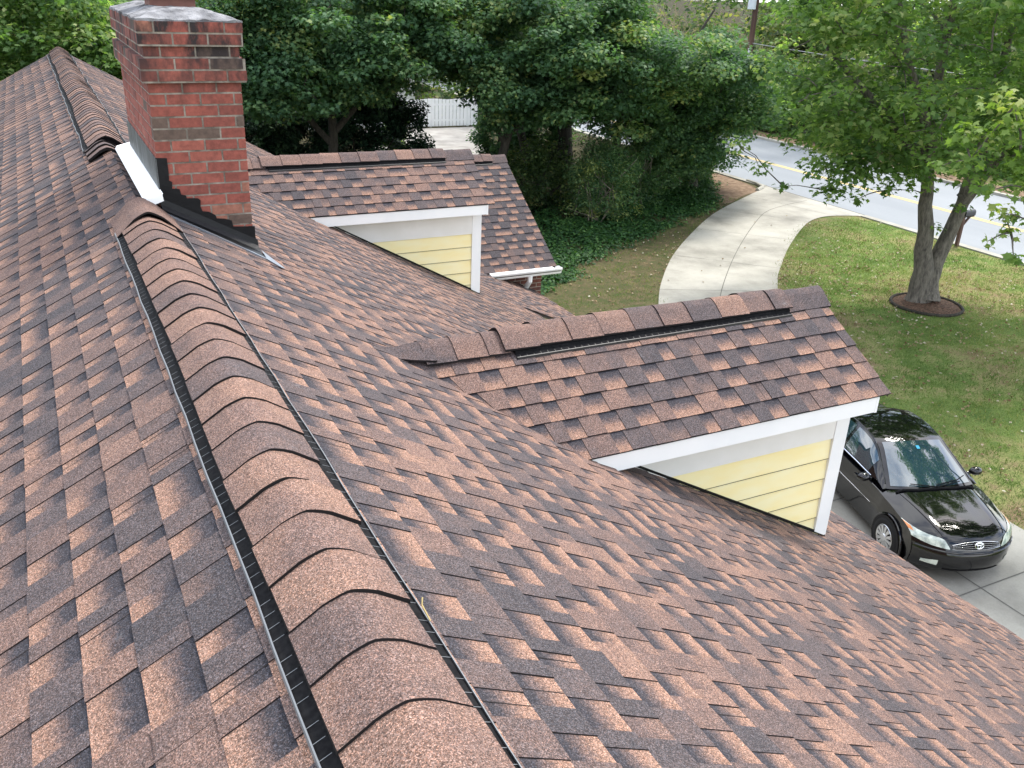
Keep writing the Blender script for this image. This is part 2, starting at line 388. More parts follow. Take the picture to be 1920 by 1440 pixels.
def cap_profile(hw, edge, peak, round_, nseg=6):
    """half width, height of the edges, height of the peak, lateral extent of the rounding"""
    pts = []
    for i in range(nseg + 1):
        x = round_ * i / nseg
        pts.append((x, peak - (peak - edge) * (x / hw) ** 1.42 * .92))
    k = pts[-1]; 
    for i in range(1, 4):
        f = i / 3; pts.append((k[0] + (hw - k[0]) * f, k[1] + (edge - k[1]) * f))
    return [(-x, z) for x, z in pts[:0:-1]] + pts

def ridge_caps(name, parent, O, A, L, a0, a1, sp, prof, seed, t=.008, jit=.004, wob=0.0, tones=None):
    """overlapping cap shingles; A points away from the butts, L lateral"""
    r = random.Random(seed); O = Vector(O); A = Vector(A); L = Vector(L); mb = MB(); a = a0; Z = Vector((0, 0, 1)); i = 0
    while a < a1 - .02:
        e = min(a + sp * r.uniform(.96, 1.04), a1); js = r.uniform(-jit, jit); jh = r.uniform(-.001, .002)
        ww = lambda q: wob * math.sin(q * 1.7 + 1) + wob * .5 * math.sin(q * 4.1)
        P = lambda q, x, z, h: O + A * q + L * (x * (1 + js * 3) + ww(q) + js) + Z * (z + h)
        base = tones[i % len(tones)] if tones else r.choice([.25, .5, .62, .75, .85, .9, .8, .4])
        n = len(prof)
        for (x0, z0), (x1, z1) in zip(prof, prof[1:]):
            tn = [base + .10 * math.sin((x0 + .1) * 14 + i * 1.9), base + .10 * math.sin((x1 + .1) * 14 + i * 1.9)]
            mb.face([P(a, x0, z0, t + jh), P(a, x1, z1, t + jh), P(e, x1, z1, .0005), P(e, x0, z0, .0005)], 0,
                    [(tn[0], 0, 0), (tn[1], 0, 0), (tn[1] + .06, 0, 0), (tn[0] + .06, 0, 0)])
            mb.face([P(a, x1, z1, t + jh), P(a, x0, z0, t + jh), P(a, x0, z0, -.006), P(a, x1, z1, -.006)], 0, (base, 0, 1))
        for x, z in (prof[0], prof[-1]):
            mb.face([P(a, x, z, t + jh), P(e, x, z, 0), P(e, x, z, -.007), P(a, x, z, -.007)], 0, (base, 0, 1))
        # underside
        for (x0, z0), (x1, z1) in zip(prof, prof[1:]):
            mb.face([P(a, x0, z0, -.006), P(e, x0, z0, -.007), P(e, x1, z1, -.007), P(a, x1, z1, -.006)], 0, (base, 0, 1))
        a = e; i += 1
    return mb.build(name, M_SH, parent)

def vent_strip(parent, O, A, L, a0, a1, hw_cap, hw_fl, slope, h, wob, seed, lm=None):
    """black louvred body, flange channel with a pale lip and thin ties"""
    r = random.Random(seed); O = Vector(O); A = Vector(A); L = Vector(L); Z = Vector((0, 0, 1))
    body = MB()
    n = max(2, int((a1 - a0) / .22))
    wv = [r.uniform(-wob, wob) for _ in range(n + 1)]
    for sgn in (-1, 1):
        lip = MB()
        W = lambda x, hh: L * (sgn * x) + Z * (-abs(x) * slope + hh)
        for i in range(n):
            p0, p1 = a0 + (a1 - a0) * i / n, a0 + (a1 - a0) * (i + 1) / n
            o0, o1 = L * (wv[i] * sgn), L * (wv[i + 1] * sgn)
            for xa, ha, xb, hb in ((.05, h, hw_cap - .006, h - .004), (hw_cap - .006, h - .004, hw_cap - .004, .018), (hw_cap - .004, .018, hw_fl, .018), (hw_fl, .018, hw_fl, .0)):
                body.face([O + A * p0 + W(xa, ha) + o0, O + A * p0 + W(xb, hb) + o0, O + A * p1 + W(xb, hb) + o1, O + A * p1 + W(xa, ha) + o1])
            # lip
            q = [(hw_fl, .017), (hw_fl, .025), (hw_fl + .0035, .025), (hw_fl + .0035, -.002)]
            for (xa, ha), (xb, hb) in zip(q, q[1:]):
                lip.face([O + A * p0 + W(xa, ha) + o0, O + A * p0 + W(xb, hb) + o0, O + A * p1 + W(xb, hb) + o1, O + A * p1 + W(xa, ha) + o1])
            m_ = int((p1 - p0) / .048)
            for k in range(m_):
                a = p0 + .048 * (k + .5); oo = L * ((wv[i] + wv[i + 1]) / 2 * sgn)
                lip.face([O + A * a + W(hw_cap + .006, .0195) + oo, O + A * a + W(hw_fl, .0215) + oo, O + A * (a + .0016) + W(hw_fl, .0215) + oo, O + A * (a + .0016) + W(hw_cap + .006, .0195) + oo])
                body.face([O + A * a + W(hw_cap - .004, h - .006) + oo, O + A * a + W(hw_cap + .003, .019) + oo, O + A * (a + .006) + W(hw_cap + .003, .019) + oo, O + A * (a + .006) + W(hw_cap - .004, h - .006) + oo])
        lip.build('vent_lip', lm or M_RIM, parent)
    for p in (a0, a1):
        body.face([O + A * p + L * x + Z * z for x, z in ((-hw_cap, -hw_cap * slope), (-hw_cap, -hw_cap * slope + h), (0, h + .02), (hw_cap, -hw_cap * slope + h), (hw_cap, -hw_cap * slope))])
    o = body.build('vent_baffle', M_BLACK, parent)
    return o

# ------------------------------------------------------------------ the house
house = tag(empty('brick_house', (0, 8, G)), 'brick house seen from its own brown shingled roof, with two yellow dormers', 'house')
inv = Matrix.Translation((0, -8, -G))
def HP(o): o.parent = house; o.matrix_parent_inverse = inv; return o
X, Y, Z = V(1, 0, 0), V(0, 1, 0), V(0, 0, 1)
ct = 1 / math.hypot(1, TP); st = ct * TP
Y0, Y1 = -2.4, 18.43
E0 = .1527
# right slope reaches x = 5.78, left slope likewise
slopes = []
for sgn, nc in ((1, 43), (-1, 43)):
    b = MB()
    Dv = V(sgn * ct, 0, -st)
    shingles(b, (0, Y0, 0), Y, Dv, E0, nc, lambda s: (0.0, Y1 - Y0), 3 if sgn > 0 else 4, start=.075 - E0, tmin=.055, tmax=.165, tooth=.0036, t=.0040)
    xe = sgn * 5.76
    b.prism([(0, Y0 + .03, -.02), (xe, Y0 + .03, -abs(xe) * TP - .02), (xe, Y0 + .03, -abs(xe) * TP - .06), (0, Y0 + .03, -.06)], (0, Y1 - Y0 - .06, 0), 1)
    o = HP(b.build('roof_slope', [M_SH, M_INSIDE])); slopes.append(o)
# eaves trim and walls
for s in (1, -1):
    b = MB()
    b.box((min(s * 5.70, s * 5.74), Y0 + .05, -3.34), (max(s * 5.70, s * 5.74), Y1 - .05, -3.205))
    b.box((min(s * 5.3, s * 5.70), Y0 + .1, -3.34), (max(s * 5.3, s * 5.70), Y1 - .1, -3.32)); HP(b.build('eaves_board', M_WHITE))
for y in (Y0 + .06, Y1 - .1):
    b = MB()
    for s in (1, -1): b.prism([(0, y, -.09), (s * 5.72, y, -5.72 * TP - .09), (s * 5.72, y, -5.72 * TP - .23), (0, y, -.23)], (0, .03, 0))
    HP(b.build('rake_board', M_WHITE))
b = MB(); b.box((-5.3, Y0 + .3, G), (5.3, Y1 - .3, -3.33), skip=(1,))
for y in (Y0 + .3, Y1 - .3): b.face([(-5.3, y, -3.33), (5.3, y, -3.33), (0, y, -.12)])
HP(b.build('wall', M_WBRICK))

# --- main ridge: vent near the camera, plain cap, vent beyond the chimney
prof = cap_profile(.148, -.148 * TP + .036, .030, .070)
b = MB(); b.prism([(-.05, -1.6, -.03), (.05, -1.6, -.03), (.03, -1.6, .012), (-.03, -1.6, .012)], (0, 7.3, 0)); rv = HP(b.build('ridge_vent', M_BLACK))
ridge_caps('ridge_cap', rv, (0, 0, 0), Y, X, -1.62, 5.62, .1965, prof, 21, t=.0075, jit=.006, wob=.005,
           tones=[.62, .80, .70, .52, .80, .74, .84, .80, .50, .78, .84, .32, .76])
vent_strip(rv, (0, 0, 0), Y, X, -1.6, 5.70, .148, .182, TP, .030, .003, 5)
prof_b = cap_profile(.185, -.185 * TP + .012, .050, .085)
b = MB()
ys = [5.575, 5.66, 5.85, 6.03, 6.08]; hh = [.016, .012, .004, -.002, -.006]
b.grid([[(x, y, z + h) for x, z in prof_b] for y, h in zip(ys, hh)], 0, (.72, 0, 0)); b.smooth = True
b.face([(x, 5.575, z + .016) for x, z in prof_b] + [(x, 5.575, z + .004) for x, z in prof_b[::-1]], 0, (.5, 0, 1))
b.build('end_cap', M_SH, rv, smooth=False)
b = MB(); b.prism([(-.05, 8.6, -.03), (.05, 8.6, -.03), (.03, 8.6, .012), (-.03, 8.6, .012)], (0, 9.7, 0)); rv2 = HP(b.build('ridge_vent', M_BLACK))
ridge_caps('ridge_cap', rv2, (0, 0, 0), Y, X, 8.50, 18.36, .162, cap_profile(.150, -.150 * TP + .040, .045, .062), 22, t=.0065, wob=.009, tones=[.6, .8, .5, .85, .4, .7, .3, .75, .9, .55, .35, .7, .8])
vent_strip(rv2, (0, 0, 0), Y, X, 8.52, 18.3, .150, .182, TP, .034, .010, 6)
# two loose cap pieces laid where the far vent ends
ridge_caps('end_cap', rv2, (-.03, 0, -.008), Y, X, 8.03, 8.52, .19, cap_profile(.15, -.15 * TP + .012, .022, .06), 23, t=.016, tones=[.45, .3, .4])

# ------------------------------------------------------------------ chimney
CX0, CX1, CY0, CY1 = .144, .709, 6.185, 7.93
b = MB(); core = MB(); CH = .0712
def ring(z, off, k, seed):
    r = random.Random(seed); x0, x1, y0, y1 = CX0 - off, CX1 + off, CY0 - off, CY1 + off
    bl, jt, bw = .196, .0115, .092
    def row(a0, a1, start):
        o = []; a = a0 - start
        while a < a1 - .02:
            e = min(a + bl, a1); s = max(a, a0)
            if e - s > .03: o.append((s, e))
            a = a + bl + jt
        return o
    zz0, zz1 = z, z + CH - jt
    full = (k % 2 == 0)
    for (s, e) in row(x0, x1, 0 if full else .104):
        for side, ya, yb in (('n', y0, y0 + bw), ('f', y1 - bw, y1)):
            tn = r.choice([.1, .35, .45, .5, .55, .6, .65, .7, .75, .8, .6, .5, .7, .95, .15, .6]); j = r.uniform(-.002, .002)
            b.box((s, ya + (j if side == 'n' else 0), zz0), (e, yb + (j if side == 'f' else 0), zz1), 0, (tn, 0, 0))
    ya, yb = y0 + bw + jt, y1 - bw - jt
    for (s, e) in row(ya, yb, 0 if not full else .104):
        for xa, xb in ((x0, x0 + bw), (x1 - bw, x1)):
            tn = r.choice([.1, .35, .5, .55, .6, .65, .7, .75, .8, .6, .5]); j = r.uniform(-.002, .002)
            b.box((xa + j, s, zz0), (xb + j, e, zz1), 0, (tn, 0, 0))
    i = .0035
    if off: core.box((x0 + i, y0 + i, z - jt), (x1 - i, y1 - i, z + CH - jt), 0, skip=(0, 1))
ztop = .722
for k in range(17): ring(ztop - CH * (k + 1) + .0057, 0, k, 100 + k)
ring(ztop + .0057, .034, 1, 201); ring(ztop + CH + .0057, .034, 0, 202)
ring(ztop + 2 * CH + .0057, .004, 1, 203)
ring(ztop + 3 * CH + .0057, .030, 0, 204); ring(ztop + 4 * CH + .0057, .030, 1, 205)
chim = HP(b.build('chimney', M_BRICK, bevel=.003))
core.box((CX0 + .0035, CY0 + .0035, -.48), (CX1 - .0035, CY1 - .0035, ztop))
for k, off in ((0, .034), (2, .004), (3, .030)):
    z = ztop + k * CH
    core.box((CX0 - off + .006, CY0 - off + .006, z - .004), (CX1 + off - .006, CY1 + off - .006, z + .004))
core.build('mortar_core', M_MORTAR, chim)
# crown: an uneven mortar cap sloping to the edges
zc = ztop + 5 * CH - .006; b = MB(); rr = random.Random(5); gx_, gy_ = 14, 34
x0, x1, y0, y1 = CX0 - .026, CX1 + .026, CY0 - .026, CY1 + .026
P = []
for j in range(gy_ + 1):
    row = []
    for i in range(gx_ + 1):
        u, v = i / gx_, j / gy_; e = min(u, 1 - u) * (x1 - x0); e2 = min(v, 1 - v) * (y1 - y0); d = min(e, e2)
        h = .012 + .05 * min(1, d / .16) + rr.uniform(-.006, .006)
        ex = rr.uniform(-.010, .010) if i in (0, gx_) else 0; ey = rr.uniform(-.010, .010) if j in (0, gy_) else 0
        row.append((x0 + u * (x1 - x0) + ex, y0 + v * (y1 - y0) + ey, zc + h))
    P.append(row)
b.grid(P)
edge = [P[0][i] for i in range(gx_ + 1)] + [P[j][gx_] for j in range(1, gy_ + 1)] + [P[gy_][i] for i in range(gx_ - 1, -1, -1)] + [P[j][0] for j in range(gy_ - 1, 0, -1)]
for p, q in zip(edge, edge[1:] + edge[:1]): b.face([p, q, (q[0], q[1], zc - .002), (p[0], p[1], zc - .002)])
b.build('crown', M_CROWN, chim)
b = MB(); fx, fy = .43, 6.98
for s, z0, z1 in ((.145, zc + .02, zc + .165),):
    b.box((fx - s, fy - s, z0), (fx + s, fy + s, z1))
fl = b.build('flue', M_CLAY, chim, bevel=.01)
b = MB(); b.box((fx - .19, fy - .19, zc + .118), (fx + .19, fy + .19, zc + .205)); b.box((fx - .15, fy - .15, zc + .205), (fx + .15, fy + .15, zc + .40))
b.build('metal_cap', M_DMETAL, chim, bevel=.004)
# flashing along the ridge side
b = MB()
sec = [(.030, .012), (.045, .038), (.138, .062), (.1425, .066)]
b.grid([[(x, y, z) for x, z in sec] for y in (6.03, 6.5, 7.2, 8.05)])
b.prism([(.030, 6.03, .012), (.045, 6.03, .038), (.138, 6.03, .062), (.1425, 6.03, .02), (.06, 6.03, -.01)], (0, .002, 0))
b.build('white_flashing', M_ALU, chim)
b = MB(); b.prism([(.1415, 6.17, .05), (.1415, 6.17, .257), (.1415, 7.96, .257), (.1415, 7.96, .03)], (-.004, 0, 0)); b.build('counter_flashing', M_LEAD, chim)
# tarred step flashing on the near side
poly = [(.136, .262), (.205, .258), (.207, .16), (.203, .115), (.222, .105), (.217, .062), (.262, .058), (.268, .022), (.298, .012), (.300, -.006), (.372, -.010), (.385, -.022), (.381, -.066), (.392, -.098), (.432, -.104), (.470, -.128), (.478, -.152), (.528, -.158), (.572, -.172), (.580, -.214), (.65, -.220), (.722, -.222), (.722, -.355)]
b = MB()
low = [(.722, -.722 * TP + .005), (.136, -.136 * TP + .005)]
pl = [(x, CY0 - .010, z) for x, z in poly + low]
b.prism(pl, (0, .012, 0))
# the tar foot flares out over the shingles
foot = []
for k in range(15):
    x = .136 + (.735 - .136) * k / 14; zr = -x * TP
    foot.append([(x, CY0 - .010, zr + .085), (x, CY0 - .018, zr + .045), (x + .004, CY0 - .045, zr + .018), (x + .01, CY0 - .085 - .01 * (k % 2), zr + .0125)])
b.grid(foot)
b.face([foot[-1][0], foot[-1][1], foot[-1][2], foot[-1][3], (.735, CY0 + .1, -.735 * TP), (.722, CY0 + .1, -.32)])
b.build('tar_flashing', M_TAR, chim)
b = MB()
b.box((.722, CY0 + .02, -.52), (.738, CY1, -.335)); 
b.build('side_flashing', M_TAR, chim)
# pale metal edge of the apron running down the roof
b = MB()
for (xa, ya), (xb, yb) in (((.055, 6.07), (.40, 6.02)), ((.40, 6.02), (.735, 5.94)), ((.735, 5.94), (.80, 5.86))):
    b.face([(xa, ya, -xa * TP + .016), (xb, yb, -xb * TP + .016), (xb, yb + .018, -xb * TP + .017), (xa, ya + .018, -xa * TP + .017)])
    b.face([(xa, ya, -xa * TP + .016), (xb, yb, -xb * TP + .016), (xb, yb, -xb * TP + .002), (xa, ya, -xa * TP + .002)])
b.face([(.74, 5.94, -.74 * TP + .015), (.815, 5.84, -.815 * TP + .015), (.84, 5.87, -.84 * TP + .015), (.76, 6.2, -.76 * TP + .015)])
b.build('apron_edge', M_STEEL, chim)
b = MB(); 
for (xa, ya), (xb, yb) in (((.055, 6.088), (.40, 6.038)), ((.40, 6.038), (.735, 5.958))):
    b.face([(xa, ya, -xa * TP + .0145), (xb, yb, -xb * TP + .0145), (xb, CY0, -xb * TP + .0145), (xa, CY0, -xa * TP + .0145)])
b.build('apron', M_TAR, chim)

# ------------------------------------------------------------------ dormers
TD = .5886; cd = 1 / math.hypot(1, TD); sdn = cd * TD; ED = .143
def dormer(dx, dy, dz, seed):
    # ridge line
    ya, za, k0 = 4.519 + .086 + dy, -.663 + .0507 + dz, .10
    xr = 4.4226 + dx; s_e = k0 + 6 * ED
    b = MB(); zr = lambda s: za - s * sdn
    xv = lambda s: -zr(s) / TP - .012
    shingles(b, (0, ya, za), X, V(0, -cd, -sdn), ED, 7, lambda s: (xv(s), xr), seed, start=k0 - ED, tmin=.085, tmax=.19, t=.008, tooth=.0035)
    ye, ze = ya - s_e * cd, za - s_e * sdn
    # far slope
    shingles(b, (0, ya, za), X, V(0, cd, -sdn), ED, 7, lambda s: (xv(s), xr), seed + 1, start=k0 - ED, tmin=.085, tmax=.19)
    # deck under the shingles
    for s in (-1, 1):
        p = lambda x, q, h: V(x, ya + s * q * cd, za - q * sdn + h)
        b.face([p(xv(0) + .02, 0, -.012), p(xr - .012, 0, -.012), p(xr - .012, s_e - .01, -.012), p(xv(s_e) + .02, s_e - .01, -.012)], 1)
        b.face([p(xr - .012, 0, -.012), p(xr - .012, 0, -.03), p(xr - .012, s_e - .01, -.03), p(xr - .012, s_e - .01, -.012)], 1)
    roof = b.build('roof_slope', [M_SH, M_INSIDE])
    xw, yw = 4.336 + dx, 4.032 + dy
    xg = xw - .012
    yw2 = 2 * ya - yw
    zs = ze - .125                      # soffit level
    # body: siding boards on the side that faces the camera
    b = MB()
    zb = [ -1.515 + dz]
    while zb[-1] > -2.42 + dz: zb.append(zb[-1] - .166)
    for side, yy in ((-1, yw), (1, yw2)):
        for z0, z1 in zip(zb, zb[1:]):
            z1 = max(z1, -xw * TP + .002) if -xw * TP < z0 else None
            if z1 is None: break
            xl0, xl1 = -z0 / TP, -z1 / TP
            xr_ = xw - .02
            if xl0 > xr_: break
            xl1 = min(xl1, xr_)
            o0, o1 = side * .002, side * .012
            q = [V(xl0, yy + o0, z0), V(xl1, yy + o1, z1), V(xr_, yy + o1, z1), V(xr_, yy + o0, z0)]
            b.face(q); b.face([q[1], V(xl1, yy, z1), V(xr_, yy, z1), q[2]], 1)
            b.face([V(xl1, yy + side * .0135, z1 + .002), V(xr_, yy + side * .0135, z1 + .002), V(xr_, yy + side * .0135, z1 - .003), V(xl1 + .01, yy + side * .0135, z1 - .003)], 2)  # thin dark strip stands in for the shadow under the lap
        b.face([V(-zs / TP, yy - side * .004, zs + .1), V(xw - .02, yy - side * .004, zs + .1), V(xw - .02, yy - side * .004, -xw * TP - .05), V(-zs / TP - .1, yy - side * .004, zs)])
    # gable front
    b.face([V(xg, yw, -xw * TP - .1), V(xg, yw2, -xw * TP - .1), V(xg, yw2, zs + .04), V(xg, ya, za - .04), V(xg, yw, zs + .04)])
    d = HP(b.build('dormer', [M_YELLOW, M_INSIDE, M_LAP_SHADE]))
    roof.parent = d
    b = MB()       # frieze board
    for side, yy in ((-1, yw), (1, yw2)):
        b = MB(); z0, z1 = zs + .02, -1.515 + dz
        b.prism([V(-z0 / TP, yy, z0), V(-z1 / TP, yy, z1), V(xw - .02, yy, z1), V(xw - .02, yy, z0)], V(0, side * .019, 0))
        b.build('frieze_board', M_FRIEZE, d)
    b = MB()       # corner boards
    zb0 = -(xw - .1) * TP + .004
    for side, yy in ((-1, yw), (1, yw2)):
        b = MB(); y_a, y_b = sorted((yy + side * .024, yy))
        b.prism([V(xw - .105, y_a, -(xw - .105) * TP + .02), V(xw, y_a, -xw * TP + .02), V(xw, y_a, zs), V(xw - .105, y_a, zs)], V(0, y_b - y_a, 0))
        y_c, y_d = sorted((yy + side * .024, yy - side * .08))
        b.prism([V(xw + .001, y_c, -xw * TP + .02), V(xw + .001, y_d, -xw * TP + .02), V(xw + .001, y_d, zs), V(xw + .001, y_c, zs)], V(.018, 0, 0))
        b.build('corner_board', M_WHITE, d)
    b = MB()       # soffit and fascia
    for s in (-1, 1):
        b = MB(); y_f = ya + s * (s_e * cd - .012)
        yy = yw if s < 0 else yw2
        xa = 4.315 + dx
        z_t, z_b = ze - .012, ze - .125
        b.prism([V(-z_t / TP - .02, y_f, z_t), V(-z_b / TP, y_f, z_b), V(xa, y_f, z_b), V(xa, y_f, z_t)], V(0, -s * .022, 0))
        b.face([V(-z_b / TP - .1, y_f - s * .02, z_b + .012), V(xa - .004, y_f - s * .02, z_b + .012), V(xa - .004, yy, z_b + .012), V(-z_b / TP - .1, yy, z_b + .012)])
        # rake board on the gable
        b.prism([V(xa + .002, ya, za - .04), V(xa + .002, y_f, ze - .016), V(xa + .002, y_f, ze - .13), V(xa + .002, ya, za - .16)], V(.022, 0, 0))
        b.build('fascia', M_WHITE, d)
    b = MB()       # dark flashing where the wall meets the roof
    for side, yy in ((-1, yw), (1, yw2)):
        b = MB(); y_a, y_b = sorted((yy + side * .016, yy + side * .020))
        xs = -(zs) / TP
        b.prism([V(xs - .05, y_a, -(xs - .05) * TP + .008), V(xw + .02, y_a, -(xw + .02) * TP + .008), V(xw + .02, y_a, -(xw + .02) * TP + .034), V(xs - .05, y_a, -(xs - .05) * TP + .026)], V(0, y_b - y_a, 0))
        b.build('base_flashing', M_TAR, d)
    b = MB()       # window in the gable front
    wz0, wz1 = -2.0 + dz, -1.25 + dz
    b.box((xg + .001, ya - .34, wz0), (xg + .03, ya + .34, wz1)); fr = b.build('window', M_WHITE, d)
    b = MB()
    for yb_ in (ya - .28, ya + .02):
        for z_ in (wz0 + .06, (wz0 + wz1) / 2 + .02): b.box((xg + .029, yb_, z_), (xg + .034, yb_ + .26, z_ + (wz1 - wz0) / 2 - .08))
    b.build('window_pane', mat('window_glass', (.03, .04, .05), .05), d)
    # ridge: plain cap, vent with cap, plain end cap
    ps = cap_profile(.150, -.150 * TD + .030, .030, .055)
    rc = MB(); rc.prism([V(1.35 + dx, ya - .04, za - .03), V(1.35 + dx, ya + .04, za - .03), V(1.35 + dx, ya, za + .006)], V(3.0, 0, 0)); rvd = rc.build('ridge_vent', M_BLACK, d)
    ridge_caps('ridge_cap', rvd, (0, ya, za), -X, Y, -(4.445 + dx), -(4.03 + dx), .24, cap_profile(.150, -.150 * TD + .012, .030, .055), seed + 3, t=.004, tones=[.22])
    ridge_caps('ridge_cap', rvd, (0, ya, za + .022), X, Y, 1.80 + dx, 4.07 + dx, .232, ps, seed + 4, t=.006, jit=.012, tones=[.62, .62, .72, .78, .32, .55, .35, .80, .50, .45])
    ridge_caps('ridge_cap', rvd, (0, ya, za + .002), X, Y, 1.30 + dx, 1.84 + dx, .20, ps, seed + 5, t=.006, tones=[.35, .6, .62])
    vent_strip(rvd, (0, ya, za), X, Y, 1.87 + dx, 4.05 + dx, .150,   .176, TD, .032, .001, seed + 6, M_BLIP)
    # first cap piece: folded onto the main slope and lifting off it at the near edge
    b = MB(); x0_ = 1.02 + dx
    rows = []
    for i in range(7):
        f = i / 6; x = x0_ + .34 * f; hw = .015 + .135 * f ** .8
        zt = za + .045 - .03 * (1 - f); rows.append([(x - (.06 * (1 - f)) * abs(j) / 3, ya + hw * j / 3, max(zt - abs(hw * j / 3) * TD * .9 , -(x) * TP + .018 + .012 * f) ) for j in range(-3, 4)])
    b.grid(rows, 0, (.30, 0, 0)); b.grid([[(p[0], p[1], p[2] - .012) for p in r_] for r_ in rows], 0, (.3, 0, 1))
    for r0, r1 in zip(rows, rows[1:]):
        b.face([r0[0], r1[0], (r1[0][0], r1[0][1], r1[0][2] - .012), (r0[0][0], r0[0][1], r0[0][2] - .012)], 0, (.3, 0, 1))
    b.build('lifted_cap', M_SH, rvd)
    return d
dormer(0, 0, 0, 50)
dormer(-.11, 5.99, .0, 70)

b = MB(); b.tube([(.186, 1.66, -.075), (.176, 1.69, -.045), (.181, 1.70, -.030)], .0022, 5); tag(b.build('straw', mat('straw_yellow', (.52, .40, .17), .8)), 'tiny yellow straw caught in the black vent strip right of the near ridge caps', 'straw')
# ------------------------------------------------------------------ front wing with gutter
ya, za, ye, ze, xr = 15.41, -1.63, 13.2, -3.15, 7.24
tw = (za - ze) / (ya - ye); cw = 1 / math.hypot(1, tw); sw_ = cw * tw
b = MB(); nw = 17; L_ = math.hypot(ya - ye, za - ze); EW = L_ / nw
shingles(b, (0, ya, za), X, V(0, -cw, -sw_), EW, nw, lambda s: (-(za - s * sw_) / TP - .02, xr), 90, tmin=.09, tmax=.22, t=.008, tooth=.003, bias=-.42)  # same shingles as elsewhere; this slope's shaded look is put into the tone
shingles(b, (0, ya, za), X, V(0, cw, -sw_), EW, nw, lambda s: (-(za - s * sw_) / TP - .02, xr), 91, tmin=.09, tmax=.22)
for s in (-1, 1): b.face([(3.0, ya, za - .02), (xr - .02, ya, za - .02), (xr - .02, ya + s * (ya - ye), ze - .02), (5.8, ya + s * (ya - ye), ze - .02)], 1)
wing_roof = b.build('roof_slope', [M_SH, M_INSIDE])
b = MB(); b.box((4.6, 13.51, G), (7.12, 2 * ya - 13.51, ze + .05)); b.prism([(7.12, 13.51, ze + .05), (7.12, 2 * ya - 13.51, ze + .05), (7.12, ya, za - .05)], (-.1, 0, 0))
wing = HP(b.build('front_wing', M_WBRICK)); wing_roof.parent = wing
rc = MB(); rc.prism([V(3.0, ya - .04, za - .03), V(3.0, ya + .04, za - .03), V(3.0, ya, za + .006)], V(4.2, 0, 0)); rvw = rc.build('ridge_vent', M_BLACK, wing)
ps = cap_profile(.15, -.15 * tw + .03, .03, .055)
ridge_caps('ridge_cap', rvw, (0, ya, za), -X, Y, -(xr + .01), -6.93, .2, cap_profile(.15, -.15 * tw + .012, .03, .055), 93, t=.004, tones=[.3])
ridge_caps('ridge_cap', rvw, (0, ya, za + .022), X, Y, 3.2, 6.95, .22, ps, 94, t=.010, tones=[.5, .6, .4])
vent_strip(rvw, (0, ya, za), X, Y, 3.2, 6.93, .15,   .176, tw, .032, .001, 95, M_BLIP)
# gutter: K-profile trough
b = MB(); xg0, xg1 = 5.93, 7.30; gy0 = ye + .02
sec = [(gy0, ze + .0), (gy0, ze - .115), (gy0 - .085, ze - .115), (gy0 - .10, ze - .085), (gy0 - .105, ze - .055), (gy0 - .13, ze - .035), (gy0 - .135, ze - .004), (gy0 - .115, ze - .004), (gy0 - .105, ze - .04), (gy0 - .02, ze - .09)]
b.grid([[(x, y, z) for y, z in sec] for x in (xg0, xg1)])
for x in (xg0, xg1): b.face([(x, y, z) for y, z in sec[:7]])
b.face([(xg0, gy0 - .004, ze + .004), (xg1 - .15, gy0 - .004, ze + .004), (xg1 - .15, gy0 - .115, ze - .006), (xg0, gy0 - .115, ze - .006)])
b.build('gutter', M_WHITE, wing, bevel=.003)
b = MB(); b.box((xg0 + .01, gy0 - .128, ze - .062), (xg1 - .02, gy0 - .1225, ze - .052)); b.build('gutter_groove', M_BLACK, wing)
b = MB(); xd = 6.70
b.tube([(xd, gy0 - .06, ze - .10), (xd, gy0 - .06, ze - .20), (xd, gy0 + .06, ze - .34), (xd, 13.46, ze - .42), (xd, 13.46, G + .2)], .045, 8); b.build('downspout', M_WHITE, wing)
b = MB(); b.box((5.2, ye + .03, ze - .14), (xr - .04, ye + .055, ze - .01)); b.box((5.2, ye + .055, ze - .14), (xr - .04, 13.51, ze - .125))
b.build('fascia', M_WHITE, wing)

# low porch roof between the dormers and the wing
b = MB(); px0, pz0, px1, pz1, py0, py1 = 5.40, -2.955, 6.95, -3.63, 10.98, 13.5
tpz = (pz0 - pz1) / (px1 - px0); cpz = 1 / math.hypot(1, tpz)
shingles(b, (px0, py0, pz0), Y, V(cpz, 0, -tpz * cpz), .15, 11, lambda s: (0, py1 - py0), 97, tmin=.07, tmax=.2)
porch_o = [(px0, pz0 - .01), (px1, pz1 - .01), (px1, pz1 - .05), (px0, pz0 - .05)]
b.prism([(x, py0 + .02, z) for x, z in porch_o], (0, py1 - py0 - .03, 0), 1)
pr = HP(b.build('porch_roof', [M_SH, M_INSIDE]))
b = MB(); b.prism([(5.75, py0 + .10, -3.20), (6.88, py0 + .10, pz1 - .04), (6.88, py0 + .10, pz1 - .20), (5.75, py0 + .10, pz1 - .20)], (0, .03, 0)); b.box((6.86, py0 + .1, pz1 - .2), (6.89, py1, pz1 - .045)); b.build('fascia', M_WHITE, pr)
b = MB(); b.box((6.6, 11.3, G), (6.75, 11.45, pz1 - .1)); b.build('porch_post', M_WHITE, pr)
b = MB(); b.box((5.3, 11.0, G), (7.0, 13.5, G + .15)); b.build('porch_floor', M_CONC, pr)
